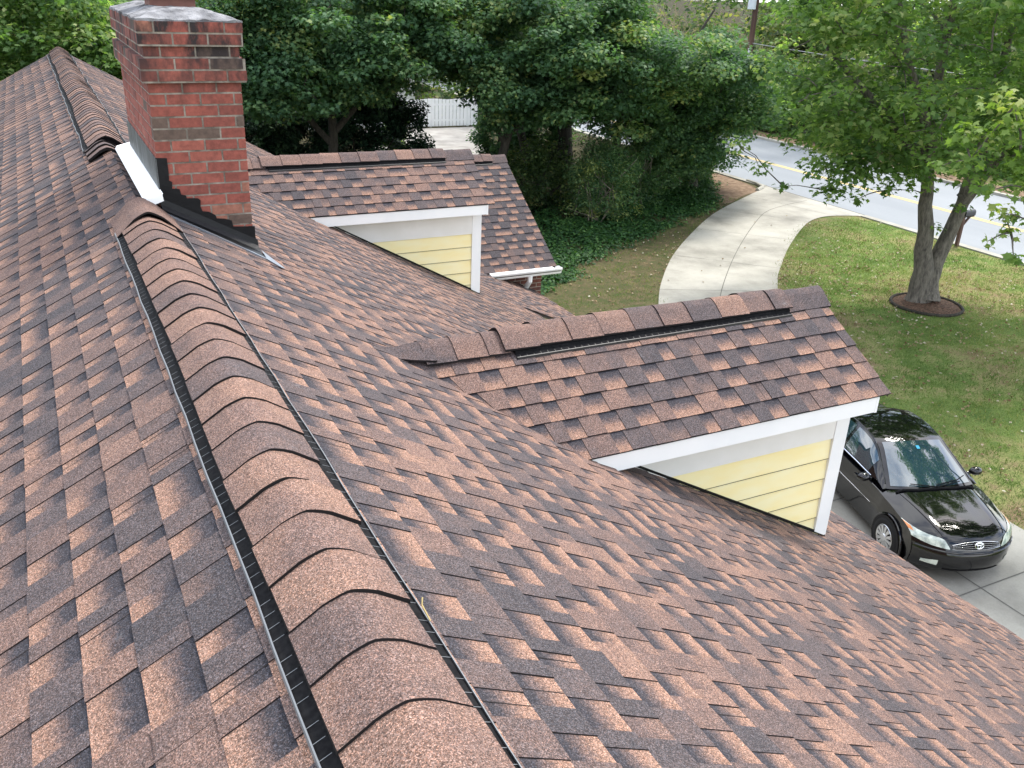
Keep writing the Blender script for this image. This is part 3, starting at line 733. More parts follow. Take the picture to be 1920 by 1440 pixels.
# ------------------------------------------------------------------ foliage
def leaf_cloud(name, centers, radii, per, size, mat_, parent=None, seed=1, shape='quad', flat=.55, tilt=.9, tone_mu=.5, tone_sd=.2, droop=0.0, cl_tone=.18, elong=1.6):
    """many leaf-sized faces spread round cluster centres"""
    g = np.random.default_rng(seed); c = np.asarray(centers, float); r = np.asarray(radii, float)
    if r.ndim == 0: r = np.full(len(c), float(r))
    cnt = np.maximum(3, (per * (r / r.mean()) ** 2).astype(int)); idx = np.repeat(np.arange(len(c)), cnt); n = len(idx)
    d = g.normal(size=(n, 3)); d /= np.linalg.norm(d, axis=1)[:, None]
    rad = g.random(n) ** .5
    p = c[idx] + d * (rad * r[idx])[:, None] * np.array([1, 1, flat])
    p[:, 2] -= droop * (rad * r[idx]) ** 2
    # leaf frame: normals mostly upward, tips pointing out and down
    nrm = np.zeros((n, 3)); nrm[:, 2] = 1; nrm += g.normal(size=(n, 3)) * tilt * .55 + d * .35; nrm /= np.linalg.norm(nrm, axis=1)[:, None]
    ax = d + g.normal(size=(n, 3)) * .8; ax[:, 2] -= .4; ax -= nrm * (ax * nrm).sum(1)[:, None]; ax /= np.linalg.norm(ax, axis=1)[:, None]
    bx = np.cross(nrm, ax); s = size * g.uniform(.65, 1.3, n)
    if shape == 'maple':
        tpl = np.array([(-.5, 0), (-.22, -.30), (-.28, -.52), (.05, -.30), (.16, -.42), (.22, -.16), (.62, 0), (.22, .16), (.16, .42), (.05, .30), (-.28, .52), (-.22, .30)])
        bend = np.array([0, .0, -.10, .0, -.06, .02, -.12, .02, -.06, 0, -.10, 0])
    elif shape == 'blade':
        tpl = np.array([(0, -.06), (0, .06), (1, 0)]); bend = np.zeros(3)
    else:
        tpl = np.array([(-.5, 0), (0, -.5 / elong), (.5, 0), (0, .5 / elong)]); bend = np.array([-.05, .06, -.08, .06])
    k = len(tpl)
    vv = p[:, None, :] + s[:, None, None] * (tpl[None, :, 0:1] * ax[:, None, :] + tpl[None, :, 1:2] * bx[:, None, :] + bend[None, :, None] * nrm[:, None, :])
    me = bpy.data.meshes.new(name); me.vertices.add(n * k); me.vertices.foreach_set('co', vv.reshape(-1).astype(np.float32))
    me.loops.add(n * k); me.loops.foreach_set('vertex_index', np.arange(n * k, dtype=np.int32))
    me.polygons.add(n); me.polygons.foreach_set('loop_start', np.arange(0, n * k, k, dtype=np.int32)); me.polygons.foreach_set('loop_total', np.full(n, k, np.int32))
    ct_ = g.normal(0, cl_tone, len(c))
    t = np.clip(tone_mu + ct_[idx] + g.normal(0, tone_sd, n), 0, 1)
    col = np.ones((n, k, 4), np.float32); col[:, :, 0] = t[:, None]
    at = me.attributes.new('tone', 'FLOAT_COLOR', 'CORNER'); at.data.foreach_set('color', col.reshape(-1))
    me.materials.append(mat_); me.update(); me.validate()
    o = bpy.data.objects.new(name, me); COL.objects.link(o)
    if parent: o.parent = parent
    return o

def bez(p0, p1, sag, n, r, jit=.0):
    P = []
    p0, p1 = Vector(p0), Vector(p1); L = (p1 - p0).length
    for i in range(n + 1):
        t = i / n; q = p0.lerp(p1, t); q.z += sag * L * 4 * t * (1 - t) * .25
        if 0 < i < n: q += Vector((r.uniform(-1, 1), r.uniform(-1, 1), r.uniform(-1, 1))) * jit * L
        P.append(q)
    return P

def tree(name, base, stems, ell, ncl, per, lsize, lmat, bmat, seed, shape='quad', cl_r=.75, zmin=None, trunk_r=.25, tone_mu=.5, flat=.55, nlimb=10, shell=.55, tips=(), droop=.0, twigs=True, reject=None):
    """stems: list of (list of points, base radius, top radius) relative to base; ell: list of (centre, radii) of crown lobes relative to base"""
    r = random.Random(seed); root = empty(name, base)
    tr = MB(); tr.smooth = True; nodes = []
    for pts, ra, rb in stems:
        P = []
        pts = [Vector(p) for p in pts]
        for i in range(len(pts) - 1):
            for k in range(4): P.append(pts[i].lerp(pts[i + 1], k / 4) + Vector((r.uniform(-1, 1), r.uniform(-1, 1), 0)) * ra * .10)
        P.append(pts[-1]); n = len(P)
        rad = [ra + (rb - ra) * (i / (n - 1)) ** .8 for i in range(n)]
        if pts[0].z < .3: rad[0] *= 1.5; rad[1] *= 1.12
        tr.tube(P, rad, 12); nodes += [(p, rad[i]) for i, p in enumerate(P) if i > n * .3]
    cl = []; cr = []
    tot = sum(a[1][0] * a[1][1] * a[1][2] for a in ell) ** .67
    for c, rr_ in ell:
        m = int(ncl * (rr_[0] * rr_[1] * rr_[2]) / sum(a[1][0] * a[1][1] * a[1][2] for a in ell))
        k = 0; guard = 0
        while k < m and guard < m * 30:
            guard += 1
            d = Vector((r.gauss(0, 1), r.gauss(0, 1), r.gauss(0, 1))); d.normalize()
            f = shell + (1 - shell) * r.random() if r.random() < .75 else r.random() ** .5
            q = Vector(c) + Vector((d.x * rr_[0], d.y * rr_[1], d.z * rr_[2])) * f
            if zmin is not None and q.z < zmin: continue
            if reject and reject(Vector(base) + q): continue
            cl.append(q); cr.append(cl_r * r.uniform(.6, 1.35)); k += 1
    for q, rd in tips: cl.append(Vector(q)); cr.append(rd)
    # limbs reach towards groups of clusters
    anchors = []
    for i in range(nlimb):
        q = cl[r.randrange(len(cl))]; p, pr = min(nodes, key=lambda nd: (nd[0] - q * .75).length + abs(nd[0].z - q.z + .6) * .8)
        P = bez(p, q * .92 + p * .08, .25, 6, r, .035); rad = [max(.018, pr * .5 * (1 - .85 * j / 6)) for j in range(7)]
        tr.tube(P, rad, 7, cap=False); anchors += P[1:]
    if twigs:
        A_ = np.array([tuple(a) for a in anchors] + [tuple(nd[0]) for nd in nodes])
        Q = np.array([tuple(q) for q in cl]); od = np.argsort([np.min(((A_ - q) ** 2).sum(1)) for q in Q])
        for i in od:
            dd = ((A_ - Q[i]) ** 2).sum(1); j = int(np.argmin(dd))
            if dd[j] > .04: tr.tube(bez(A_[j], Q[i], .15, 3, r, .06), [.024, .018, .013, .008], 4, cap=False)
            A_ = np.vstack([A_, Q[i]])
    tr.build('trunk', bmat, root)
    leaf_cloud('crown', [tuple(q) for q in cl], cr, per, lsize, lmat, root, seed, shape, flat, tone_mu=tone_mu, droop=droop)
    return root
def dup_tree(root, loc, rz, sc, label, cat, group=None):
    r = root.copy(); COL.objects.link(r); r.location = loc; r.rotation_euler = (0, 0, rz); r.scale = (sc, sc, sc)
    for c in root.children:
        k = c.copy(); COL.objects.link(k); k.parent = r
    r['label'] = label; r['category'] = cat
    if group: r['group'] = group
    return r

# the maple on the lawn
t = tree('maple_tree', (21.55, 16.75, G),
         [([(0, 0, -.1), (-.05, 0, .7), (-.28, .05, 1.9), (-.55, .1, 3.2), (-.9, .2, 5.2), (-1.0, .4, 13.5)], .37, .07),
          ([(.12, -.05, .2), (.28, -.05, 1.2), (.62, -.1, 2.5), (1.0, -.1, 4.2), (1.25, .1, 6.0), (1.5, .2, 13.5)], .30, .06),
          ([(.75, -.1, 3.0), (1.5, -.5, 4.6), (2.4, -1.0, 7.0)], .22, .08), ([(-.6, .1, 3.6), (-2.0, 1.0, 5.4), (-3.6, 1.9, 7.0)], .17, .06), ([(-.7, .1, 4.4), (-2.2, .2, 6.6), (-3.4, .3, 9.0)], .15, .05)],
         [((-.4, .3, 13.2), (4.6, 4.6, 3.6)), ((-.6, .3, 7.8), (5.6, 5.6, 4.4)), ((-3.2, 1.6, 6.0), (3.3, 3.0, 2.9)), ((2.6, -1.2, 7.0), (3.6, 3.6, 3.3)), ((-1.6, .8, 4.6), (2.8, 2.8, 1.2))],
         560, 98, .155, M_LEAF_MAPLE, M_BARK, 31, 'maple', cl_r=.72, zmin=3.1, nlimb=16, tone_mu=.55, droop=.12,
         reject=lambda q: math.degrees(math.atan2(q.x + .49, q.y)) < 42.6 and q.z > -4.0 + .0 * q.x,
         tips=[((-4.6, 2.4, 3.7), .42), ((-3.9, 2.1, 3.2), .35), ((-2.9, 1.5, 3.15), .38), ((-2.2, 1.0, 2.95), .35), ((-5.2, 2.7, 4.3), .45), ((-1.3, .8, 3.2), .35), ((-.2, -.2, 2.3), .30), ((.35, -.4, 2.9), .32), ((1.6, -1.2, 3.6), .4)])
tag(t, 'broad green maple with a forked grey trunk in the ring on the lawn', 'tree')
# a second maple stands outside the frame; its pale low branches hang in from the right
PB = Vector((18.6, 6.2, G))
tp_ = []
rr = random.Random(8)
for (x, y, z, r_) in ((14.17, 9.9, -1.96, .34), (13.88, 10.55, -1.15, .36), (14.24, 9.54, -2.63, .22), (14.06, 10.4, -.68, .5), (14.3, 9.75, -2.25, .30), (14.0, 10.2, -1.6, .34), (14.4, 9.8, -1.5, .45), (14.5, 9.6, -1.1, .5), (14.35, 10.0, -.9, .5), (13.75, 10.75, -.75, .36), (13.6, 10.9, -1.3, .24), (14.45, 9.5, -2.0, .36), (14.05, 9.95, -2.45, .18), (14.6, 9.6, -.5, .6), (14.2, 10.2, -.2, .6)):
    tp_.append((tuple(Vector((x, y, z)) - PB), r_))
t = tree('maple_tree', tuple(PB), [([(0, 0, -.1), (0, .1, 3), (-.2, .3, 6), (0, .5, 12)], .32, .08), ([(-.1, .2, 3.8), (-1.8, 1.6, 5.4), (-4.0, 3.3, 5.9)], .12, .03)],
         [((-.6, .6, 10.2), (4.2, 4.2, 3.4))], 170, 110, .15, M_LEAF_PALE, M_BARK, 37, 'maple', cl_r=.7, zmin=6.5, nlimb=10, tone_mu=.42, tips=tp_)
tag(t, 'pale yellow-green maple branches hanging in at the right edge', 'tree')

# line of sight to the white fence stays open
def gap(q):
    az = math.degrees(math.atan2(q.x + .49, q.y)); d = math.hypot(q.x + .49, q.y)
    if d > 50: return False
    if q.x < 37 and az > 34.2 and q.z > 1.37 - d * (.056 + .016 * math.sin(az * 1.9) + .008 * math.sin(az * 5.3 + d)): return True
    zl = 1.37 - d * .124
    return 20.4 < az < 23.0 and q.z < zl + .1
def wood_tree(base, r, h, zc, seed, label, ncl=130, per=170, lean=(0, 0), lobes=None, zmin=1.5, lm=None, tr=.26, ls=.15, tone=.45, name='broadleaf_tree', shape='quad'):
    lx, ly = lean
    st = [([(0, 0, -.1), (lx * .2, ly * .2, 2.2), (lx * .6, ly * .6, 5), (lx, ly, h)], tr, .07), ([(lx * .25, ly * .25, 2.6), (lx * .5 - r * .4, ly * .5, 4.6), (lx - r * .7, ly + .3, zc + .8)], tr * .5, .04), ([(lx * .3, ly * .3, 3.0), (lx * .5 + r * .4, ly * .5 - .4, 5.0), (lx + r * .7, ly - .6, zc + 1.2)], tr * .5, .04)]
    ncl = int(ncl * 1.15); per = int(per * 1.25); ls *= .82
    e = lobes or [((lx, ly, zc), (r, r, r * .62)), ((lx - r * .4, ly - r * .3, zc - r * .3), (r * .6, r * .6, r * .4)), ((lx + r * .4, ly - r * .35, zc - .1 * r), (r * .6, r * .6, r * .42))]
    t = tree(name, (*base, G), st, e, ncl, per, ls, lm or M_LEAF_DARK, M_BARKD, seed, shape, cl_r=.85, zmin=zmin, nlimb=9, tone_mu=tone, reject=gap, flat=.42, droop=.05)
    return tag(t, label, 'tree', 'trees of the wood behind the house')
wood_tree((24.8, 31.8), 4.3, 5.6, 4.3, 41, 'dark spreading tree beside the driveway entrance', 260, 190, zmin=1.0, tr=.20, ls=.16, shape='maple', lobes=[((-1.5, -.6, 2.4), (2.6, 2.2, 1.2)), ((-.4, 0, 4.3), (4.4, 4.0, 1.9)), ((-2.5, -1.0, 3.6), (2.4, 2.2, 1.3))], tone=.4)
wood_tree((18.8, 29.2), 4.4, 9, 6.2, 42, 'dark broadleaf tree between the wing roof and the driveway', 230, 200, zmin=1.4, lean=(1.2, 1.0), tr=.2, ls=.17, shape='maple')
wood_tree((14.2, 30.2), 4.6, 9, 6.6, 43, 'dark tree rising right behind the front wing', 280, 190, zmin=1.0, lean=(2.2, .4), tr=.24, ls=.17, shape='maple')
wood_tree((8.6, 31.5), 4.4, 10, 6.6, 44, 'dark leafy tree right of the brick chimney', 300, 185, zmin=1.2, tr=.24, ls=.17, shape='maple')
wood_tree((20.0, 38.0), 4.4, 10, 7.4, 45, 'shaded tree with bare low limbs above the white fence', 220, 170, zmin=3.6, lean=(-4.5, -1.5), tr=.24, tone=.42)
wood_tree((8.2, 39.5), 2.4, 11, 8.0, 46, 'ivy-wrapped dark trunk nearest the chimney', 70, 150, zmin=3.0, tr=.42, lobes=[((0, 0, 4), (.55, .55, 4.2)), ((0, 0, 9), (2.6, 2.6, 2.0))], lm=M_LEAF_EVER)
wood_tree((10.9, 40.6), 2.4, 11, 8.0, 47, 'ivy-wrapped dark trunk second from the chimney', 70, 150, zmin=0.5, tr=.46, lobes=[((0, 0, 4), (.6, .6, 4.4)), ((.3, 0, 9), (2.6, 2.6, 2.0))], lm=M_LEAF_EVER)
wood_tree((22.0, 38.5), 3.6, 11, 7.6, 48, 'big ivy-covered trunk deep in the wood', 110, 160, zmin=.4, tr=.5, lobes=[((0, 0, 4), (.9, .9, 4.4)), ((0, 0, 8.6), (3.8, 3.8, 2.6)), ((1.6, -.8, 6.0), (2.2, 2.2, 1.6))], tone=.35)
wood_tree((4.2, 33.0), 4.4, 9, 6.8, 50, 'dark tree half hidden by the brick chimney', 150, 160, zmin=2.6, tr=.26)
wood_tree((-1.6, 27.2), 4.6, 9, 6.2, 51, 'bright green tree just past the far end of the ridge', 260, 190, zmin=1.2, lm=M_LEAF_MAPLE, tone=.46, ls=.15, shape='maple')
wood_tree((-7.5, 31), 4.8, 9, 6.4, 52, 'bright green tree at the left edge beyond the roof', 170, 190, zmin=1.2, lm=M_LEAF_MAPLE, tone=.45, ls=.15, shape='maple')

# evergreens and thicket
def shrub(name, base, lobes, ncl, per, ls, lm, seed, label, cat='shrub', group=None, tone=.45, cl=.45, elong=1.6, flat=.8, bm=None):
    root = empty(name, (*base, G)); r = random.Random(seed); cl_, cr = [], []; st = MB()
    vol = sum(a[1][0] * a[1][1] * a[1][2] for a in lobes)
    for c, rr_ in lobes:
        for _ in range(int(ncl * rr_[0] * rr_[1] * rr_[2] / vol)):
            d = Vector((r.gauss(0, 1), r.gauss(0, 1), r.gauss(0, 1))).normalized(); f = r.uniform(.55, 1)
            q = Vector(c) + Vector((d.x * rr_[0], d.y * rr_[1], d.z * rr_[2])) * f; q.z = abs(q.z) + .1
            if gap(Vector((*base, G)) + q) and 'bright' not in label and 'evergreen' not in label: continue
            cl_.append(tuple(q)); cr.append(cl * r.uniform(.6, 1.4))
    for _ in range(26 if bm else 7):
        q = Vector(cl_[r.randrange(len(cl_))]); q = q * (r.uniform(1.0, 1.18) if bm else 1); st.tube(bez((r.uniform(-.9, .9), r.uniform(-.7, .7), -.05) if bm else (r.uniform(-.25, .25), r.uniform(-.25, .25), -.05), q, .3, 4, r, .07), [.03, .026, .02, .014, .008] if bm else [.06, .05, .035, .022, .012], 6, cap=False)
    st.build('stem', bm or M_BARKD, root); leaf_cloud('foliage', cl_, cr, per, ls, lm, root, seed, 'quad', flat, tone_mu=tone, elong=elong)
    return tag(root, label, cat, group)
shrub('evergreen_shrub', (11.6, 37.0), [((0, 0, 1.8), (2.6, 2.0, 2.3)), ((.2, 0, 3.9), (1.7, 1.5, 1.6)), ((-2.8, .3, 2.0), (2.2, 1.8, 2.4))], 330, 190, .15, M_LEAF_EVER, 61, 'large near-black evergreen left of the white fence', tone=.4)
shrub('evergreen_shrub', (15.3, 43.0), [((0, 0, 1.0), (.9, .9, 1.3))], 50, 150, .16, M_LEAF_MAPLE, 62, 'pale-edged bush touching the left end of the white fence', tone=.45)
shrub('thicket_shrub', (19.6, 40.2), [((0, 0, 1.4), (1.5, 1.5, 1.9)), ((1.9, -.2, 1.6), (1.5, 1.5, 2.2))], 170, 150, .15, M_LEAF_DARK, 63, 'dark bush right of the white fence', tone=.3)
shrub('thicket_shrub', (5.0, 36.5), [((0, 0, 1.6), (3.4, 1.8, 2.2))], 130, 150, .15, M_LEAF_EVER, 64, 'dark undergrowth behind the far dormer ridge', tone=.6)
th = 'thicket along the ivy slope'
shrub('thicket_shrub', (26.0, 33.6), [((0, 0, 1.5), (1.5, 1.5, 1.9)), ((.6, -.3, 2.8), (1.0, 1.0, .9))], 90, 150, .12, M_LEAF_DARK, 65, 'leafy bush by the bare soil where the driveway meets the road', group=th, tone=.55, elong=3, bm=M_TWIG)
shrub('thicket_shrub', (23.4, 31.9), [((0, 0, 1.8), (2.1, 1.5, 2.3))], 150, 150, .12, M_LEAF_DARK, 66, 'tangled dark bush behind the bend of the driveway', group=th, tone=.4, elong=2.5, bm=M_TWIG)
shrub('thicket_shrub', (20.4, 30.0), [((0, 0, 1.6), (2.0, 1.4, 2.1))], 120, 150, .12, M_LEAF_DARK, 67, 'tangled bush in the middle of the ivy slope', group=th, tone=.5, elong=2.5, bm=M_TWIG)
shrub('thicket_shrub', (16.2, 30.8), [((0, 0, 1.1), (2.2, 1.6, 1.4))], 80, 130, .13, M_LEAF_FAR, 68, 'yellowish undergrowth in the shade behind the front wing', group=th, tone=.5)
shrub('thicket_shrub', (17.9, 28.2), [((0, 0, 1.2), (1.6, 1.2, 1.5))], 70, 150, .12, M_LEAF_DARK, 70, 'tangled bush nearest the wing gutter on the ivy slope', group=th, tone=.6, elong=2.5, bm=M_TWIG)
shrub('thicket_shrub', (28.0, 37.2), [((0, 0, 1.6), (1.7, 1.9, 2.2))], 90, 150, .13, M_LEAF_DARK, 69, 'bush leaning over the near road edge', group=th, tone=.6, elong=2.5)
# across the road
ar = 'bushes on the far side of the road'
for i, (x, y, rx, ry, h, lm, tn, lb) in enumerate((
        (42.0, 46.5, 1.9, 2.0, 2.0, M_LEAF_PALE, .35, 'bright yellow-green bush lit across the road'),
        (43.2, 41.0, 2.4, 2.6, 2.4, M_LEAF_DARK, .75, 'dark green bush across the road left of the maple crown'),
        (43.6, 35.5, 2.6, 2.8, 2.7, M_LEAF_DARK, .65, 'dense bush across the road behind the maple crown'),
        (44.5, 29.5, 2.6, 3.0, 2.3, M_LEAF_DARK, .8, 'green bush across the road behind the forked trunk'),
        (46.5, 22.5, 2.6, 3.0, 2.0, M_LEAF_FAR, .5, 'light bush across the road at the right edge'))):
    shrub('roadside_bush', (x, y), [((0, 0, h * .5), (rx, ry, h * .62)), ((.5, .8, h * .9), (rx * .6, ry * .6, h * .4))], 120, 150, .15, lm, 80 + i, lb, 'bush', ar, tone=tn, cl=.6)
for i, (x, y, r_, h, lb) in enumerate(((47.5, 50, 4.5, 7, 'tall tree across the road behind the utility pole'), (50, 40, 5, 7.2, 'tall tree across the road left behind the maple'), (51, 31, 5, 7.2, 'tall tree across the road behind the maple crown'), (54, 22, 5, 7, 'tall tree across the road farthest right'))):
    t = wood_tree((x, y), r_, 10, h, 90 + i, lb, 120, 150, zmin=1.2, lm=(M_LEAF_FAR, M_LEAF_DARK)[i % 2], tone=.6, ls=.20); t['group'] = 'trees across the road'
# dry vines and bare stems beyond the road
mb = MB(); rr = random.Random(12)
for _ in range(560):
    x, y = rr.uniform(38, 50), rr.uniform(54, 66); h = rr.uniform(2.5, 7.2); p = Vector((x, y, G)); P = [p]
    dx, dy = rr.uniform(-.5, .5), rr.uniform(-.5, .5)
    for k in range(5):
        p = p + Vector((dx * h / 5 + rr.uniform(-.25, .25), dy * h / 5 + rr.uniform(-.25, .25), h / 5)); P.append(p)
    mb.tube(P, [.035, .03, .026, .02, .014, .008], 4, 0, cap=False)
tag(mb.build('dry_vines', simple_noise('dry_vine', (.32, .24, .13), (.52, .42, .26), 3, .9)), 'tan dry vines standing beside the utility pole', 'vines', kind='stuff')
# far wood: one mass
g_ = np.random.default_rng(5); C_ = []; R_ = []
for _ in range(3600):
    az = math.radians(g_.uniform(-14, 66)); d = g_.uniform(56, 96)
    x, y = d * math.sin(az), d * math.cos(az)
    if 28 < x < 39.5 and y < 72: continue
    q = Vector((x, y, 0)); top = 11.5
    z = G + abs(g_.normal(0, 1)) * 3.2 if g_.random() < .4 else G + g_.uniform(0, top)
    if 18 < math.degrees(az) < 25 and z < 1.37 - d * .125 + .3: continue
    C_.append((x, y, z)); R_.append(g_.uniform(.8, 2.0))
far = leaf_cloud('far_wood', C_, R_, 38, .40, M_LEAF_FAR, None, 77, 'quad', .7, tone_mu=.50, tone_sd=.22, cl_tone=.2)
tag(far, 'distant mixed wood closing the view beyond the road', 'wood', kind='stuff')
# ivy and low plants on the slope
pts = []; g_ = np.random.default_rng(9)
edge_ = [(10.4, 21.0), (11.8, 21.8), (13.0, 22.4), (16.0, 24.5), (18.3, 25.9), (21.8, 27.8), (23.6, 29.1), (25.2, 31.0), (27.3, 34.0)]
while len(pts) < 1500:
    i = g_.integers(len(edge_) - 1); f = g_.random(); x = edge_[i][0] * (1 - f) + edge_[i + 1][0] * f; y = edge_[i][1] * (1 - f) + edge_[i + 1][1] * f
    o = g_.exponential(2.4) if g_.random() < .8 else g_.uniform(0, 9)
    x -= o * .55; y += o * .83; x += g_.normal(0, .25)
    pts.append((x, y, G + .06 + .16 * g_.random() * min(1, o)))
tag(leaf_cloud('ivy_cover', pts, g_.uniform(.25, .6, len(pts)), 36, .11, M_LEAF_IVY, None, 10, 'quad', .28, tilt=.7, tone_mu=.5, cl_tone=.18, elong=1.25), 'ivy creeping out of the wood towards the driveway', 'ivy', kind='stuff')
# grass on the lawn
def on_lawn(x, y):
    if x > 28.3: return False
    def xb(lst, yy):
        for (x0, y0), (x1, y1) in zip(lst, lst[1:]):
            if min(y0, y1) <= yy <= max(y0, y1) and abs(y1 - y0) > 1e-6: return x0 + (x1 - x0) * (yy - y0) / (y1 - y0)
        return None
    r_ = xb(RS, y); l_ = xb(LS, y)
    if r_ is None: r_ = 13.2 if y < 7 else 99
    if l_ is None: l_ = 8 if y < 8 else 99
    if x > r_ and not (y > 25.4): return (x - 21.6) ** 2 + (y - 16.5) ** 2 > 1.0
    return y > 13 and x < l_ and y < .62 * x + 14.6 and (x * 7.13 + y * 3.7) % 1 < .38
gp = []; g_ = np.random.default_rng(3)
while len(gp) < 9500:
    x, y = g_.uniform(8.5, 28.3), g_.uniform(3, 30)
    if on_lawn(x, y): gp.append((x, y, G + .02))
gp = np.array(gp)
def grass_cloud():
    g = np.random.default_rng(4); n = 115000; idx = g.integers(len(gp), size=n); p = gp[idx] + np.stack([g.normal(0, .14, n), g.normal(0, .14, n), np.zeros(n)], 1)
    p[:, 2] = G
    h = g.uniform(.03, .085, n) * (.7 + .6 * g.random(len(gp)))[idx]; a = g.uniform(0, 6.28, n); le = g.normal(0, .55, (n, 2))
    wv = np.stack([np.cos(a), np.sin(a), np.zeros(n)], 1) * .007
    tip = p + np.stack([le[:, 0] * h, le[:, 1] * h, h], 1)
    vv = np.stack([p - wv, p + wv, tip], 1)
    me = bpy.data.meshes.new('grass'); me.vertices.add(n * 3); me.vertices.foreach_set('co', vv.reshape(-1).astype(np.float32))
    me.loops.add(n * 3); me.loops.foreach_set('vertex_index', np.arange(n * 3, dtype=np.int32)); me.polygons.add(n)
    me.polygons.foreach_set('loop_start', np.arange(0, n * 3, 3, dtype=np.int32)); me.polygons.foreach_set('loop_total', np.full(n, 3, np.int32))
    low = np.sin(p[:, 0] * .9 + 1.3 * np.sin(p[:, 1] * .6)) * .16 + np.sin(p[:, 1] * 1.3 + p[:, 0] * .4) * .12
    t = np.clip(.45 + .12 * np.clip((p[:, 1] - .62 * p[:, 0] - 9.5) / 5, 0, 1) + low + g.normal(0, .2, n), 0, 1); col = np.ones((n, 3, 4), np.float32); col[:, :, 0] = t[:, None]
    me.attributes.new('tone', 'FLOAT_COLOR', 'CORNER').data.foreach_set('color', col.reshape(-1)); me.materials.append(M_GRASS); me.update()
    o = bpy.data.objects.new('grass', me); COL.objects.link(o); return o
tag(grass_cloud(), 'short patchy lawn grass round the driveway', 'grass', kind='stuff')
lp = []; g_ = np.random.default_rng(6)
while len(lp) < 2600:
    x, y = (g_.uniform(8.5, 28.3), g_.uniform(3, 30)) if g_.random() < .45 else (g_.normal(21.2, 3.4), g_.normal(17.5, 3.6)) if g_.random() < .5 else (g_.normal(17, 4), g_.normal(23.5, 3))
    if on_lawn(x, y) or g_.random() < .012: lp.append((x, y, G + .05))
tag(leaf_cloud('fallen_leaves', lp, .03, 3, .065, M_LITTER, None, 13, 'quad', .1, tilt=.5, tone_mu=.42, tone_sd=.3, elong=1.3), 'dry fallen leaves scattered over the lawn', 'leaves', kind='stuff')

# ------------------------------------------------------------------ things on the ground
mr = tag(empty('mulch_ring', (21.6, 16.5, G)), 'round mulch bed with a dark edging round the maple trunk', 'mulch bed')
b = MB(); ringp = []
for k in range(40):
    a = 2 * math.pi * k / 40; ringp.append((math.cos(a) * .97 * (1 + .02 * math.sin(3 * a)), math.sin(a) * .97, 0))
b.tube([(p[0], p[1], .04) for p in ringp + ringp[:1]], .045, 8, cap=False); b.build('edging', M_BARKD, mr)
b = MB(); rr = random.Random(2); P = []
for i in range(9):
    f = i / 8; P.append([(p[0] * f * .97, p[1] * f * .97, .10 * (1 - f ** 2) + .03 + rr.uniform(-.012, .012)) for p in ringp])
b.grid(P, close=True); b.build('mulch', M_MULCH, mr)
# fence of close white boards
fe = tag(empty('board_fence', (15.5, 51.2, G)), 'white board fence glimpsed through the gap under the trees', 'fence')
b = MB(); x = -7.5
while x < 7.6: b.box((x, -.012, .06), (x + .205, .012, 1.62 + .03 * math.sin(x * 3))); x += .232
b.build('board', M_WHITE, fe)
b = MB(); b.box((-7.5, .014, .35), (7.6, .06, .45)); b.box((-7.5, .014, 1.25), (7.6, .06, 1.35)); b.build('rail', M_WHITE, fe)
b = MB(); b.box((-.06, .062, 0), (.06, .16, 1.6)); po = b.build('post', M_WHITE, fe); po.location = (-7.2, 0, 0)
for xx in (-4.8, -2.4, 0, 2.4, 4.8, 7.2):
    q = po.copy(); COL.objects.link(q); q.parent = fe; q.location = (xx, 0, 0)
# a pale outbuilding behind the fence
sh = tag(empty('white_shed', (17.5, 57, G)), 'pale shed partly seen above the white fence through leaves', 'shed')
b = MB(); b.box((-4, 0, 0), (4, 4, 2.4)); b.build('wall', M_FRIEZE, sh)
b = MB(); b.prism([(-4.3, -.4, 2.35), (-4.3, 4.4, 2.35), (-4.3, 2, 3.5)], (8.6, 0, 0)); b.build('roof', M_LEAD, sh)
b = MB(); b.box((-.5, -.03, .1), (.5, 0.0, 2.05)); b.build('door', M_DMETAL, sh)

# utility pole
up = tag(empty('utility_pole', (39.0, 45.7, G)), 'brown wooden utility pole with a grey transformer across the road', 'utility pole')
b = MB(); b.smooth = True; b.tube([(0, 0, -.2), (0, 0, 5), (0, 0, 10.6)], [.19, .17, .14], 12); b.build('pole', simple_noise('pole_wood', (.055, .032, .026), (.12, .07, .05), 4, .9, stretch=(1, 1, .1)), up)
b = MB(); b.smooth = False; b.tube([(-.42, -.12, 7.15), (-.42, -.12, 8.2)], .24, 18); b.tube([(-.42, -.12, 8.2), (-.42, -.12, 8.24)], .26, 18); b.build('transformer', mat('transformer_grey', (.55, .60, .64), .4), up)
b = MB(); b.tube([(-.42, -.12, 8.24), (-.42, -.12, 8.48)], [.045, .03], 8); b.build('bushing', M_BLACK, up)
for z_ in (7.4, 7.95): b = MB(); b.box((-.22, -.09, z_), (0, -.03, z_ + .1)); b.build('bracket', M_BLACK, up)
b = MB(); b.tube([(-.20, -.14, 0), (-.20, -.14, 4.95)], .055, 8); b.build('conduit', mat('conduit_grey', (.62, .66, .68), .5), up)
b = MB(); b.box((-1.2, -.17, 9.8), (1.2, -.07, 9.92)); b.build('crossarm', M_BARKD, up)
b = MB(); P = [Vector((39.0, 45.7, -1.45)).lerp(Vector((39.6, 8, -1.5)), k / 16) - Vector((0, 0, .35 * 4 * (k / 16) * (1 - k / 16))) for k in range(17)]
b.tube(P, .022, 5, cap=False); tag(b.build('overhead_cable', mat('cable_grey', (.28, .29, .30), .6)), 'thin grey cable running right from the utility pole', 'cable')

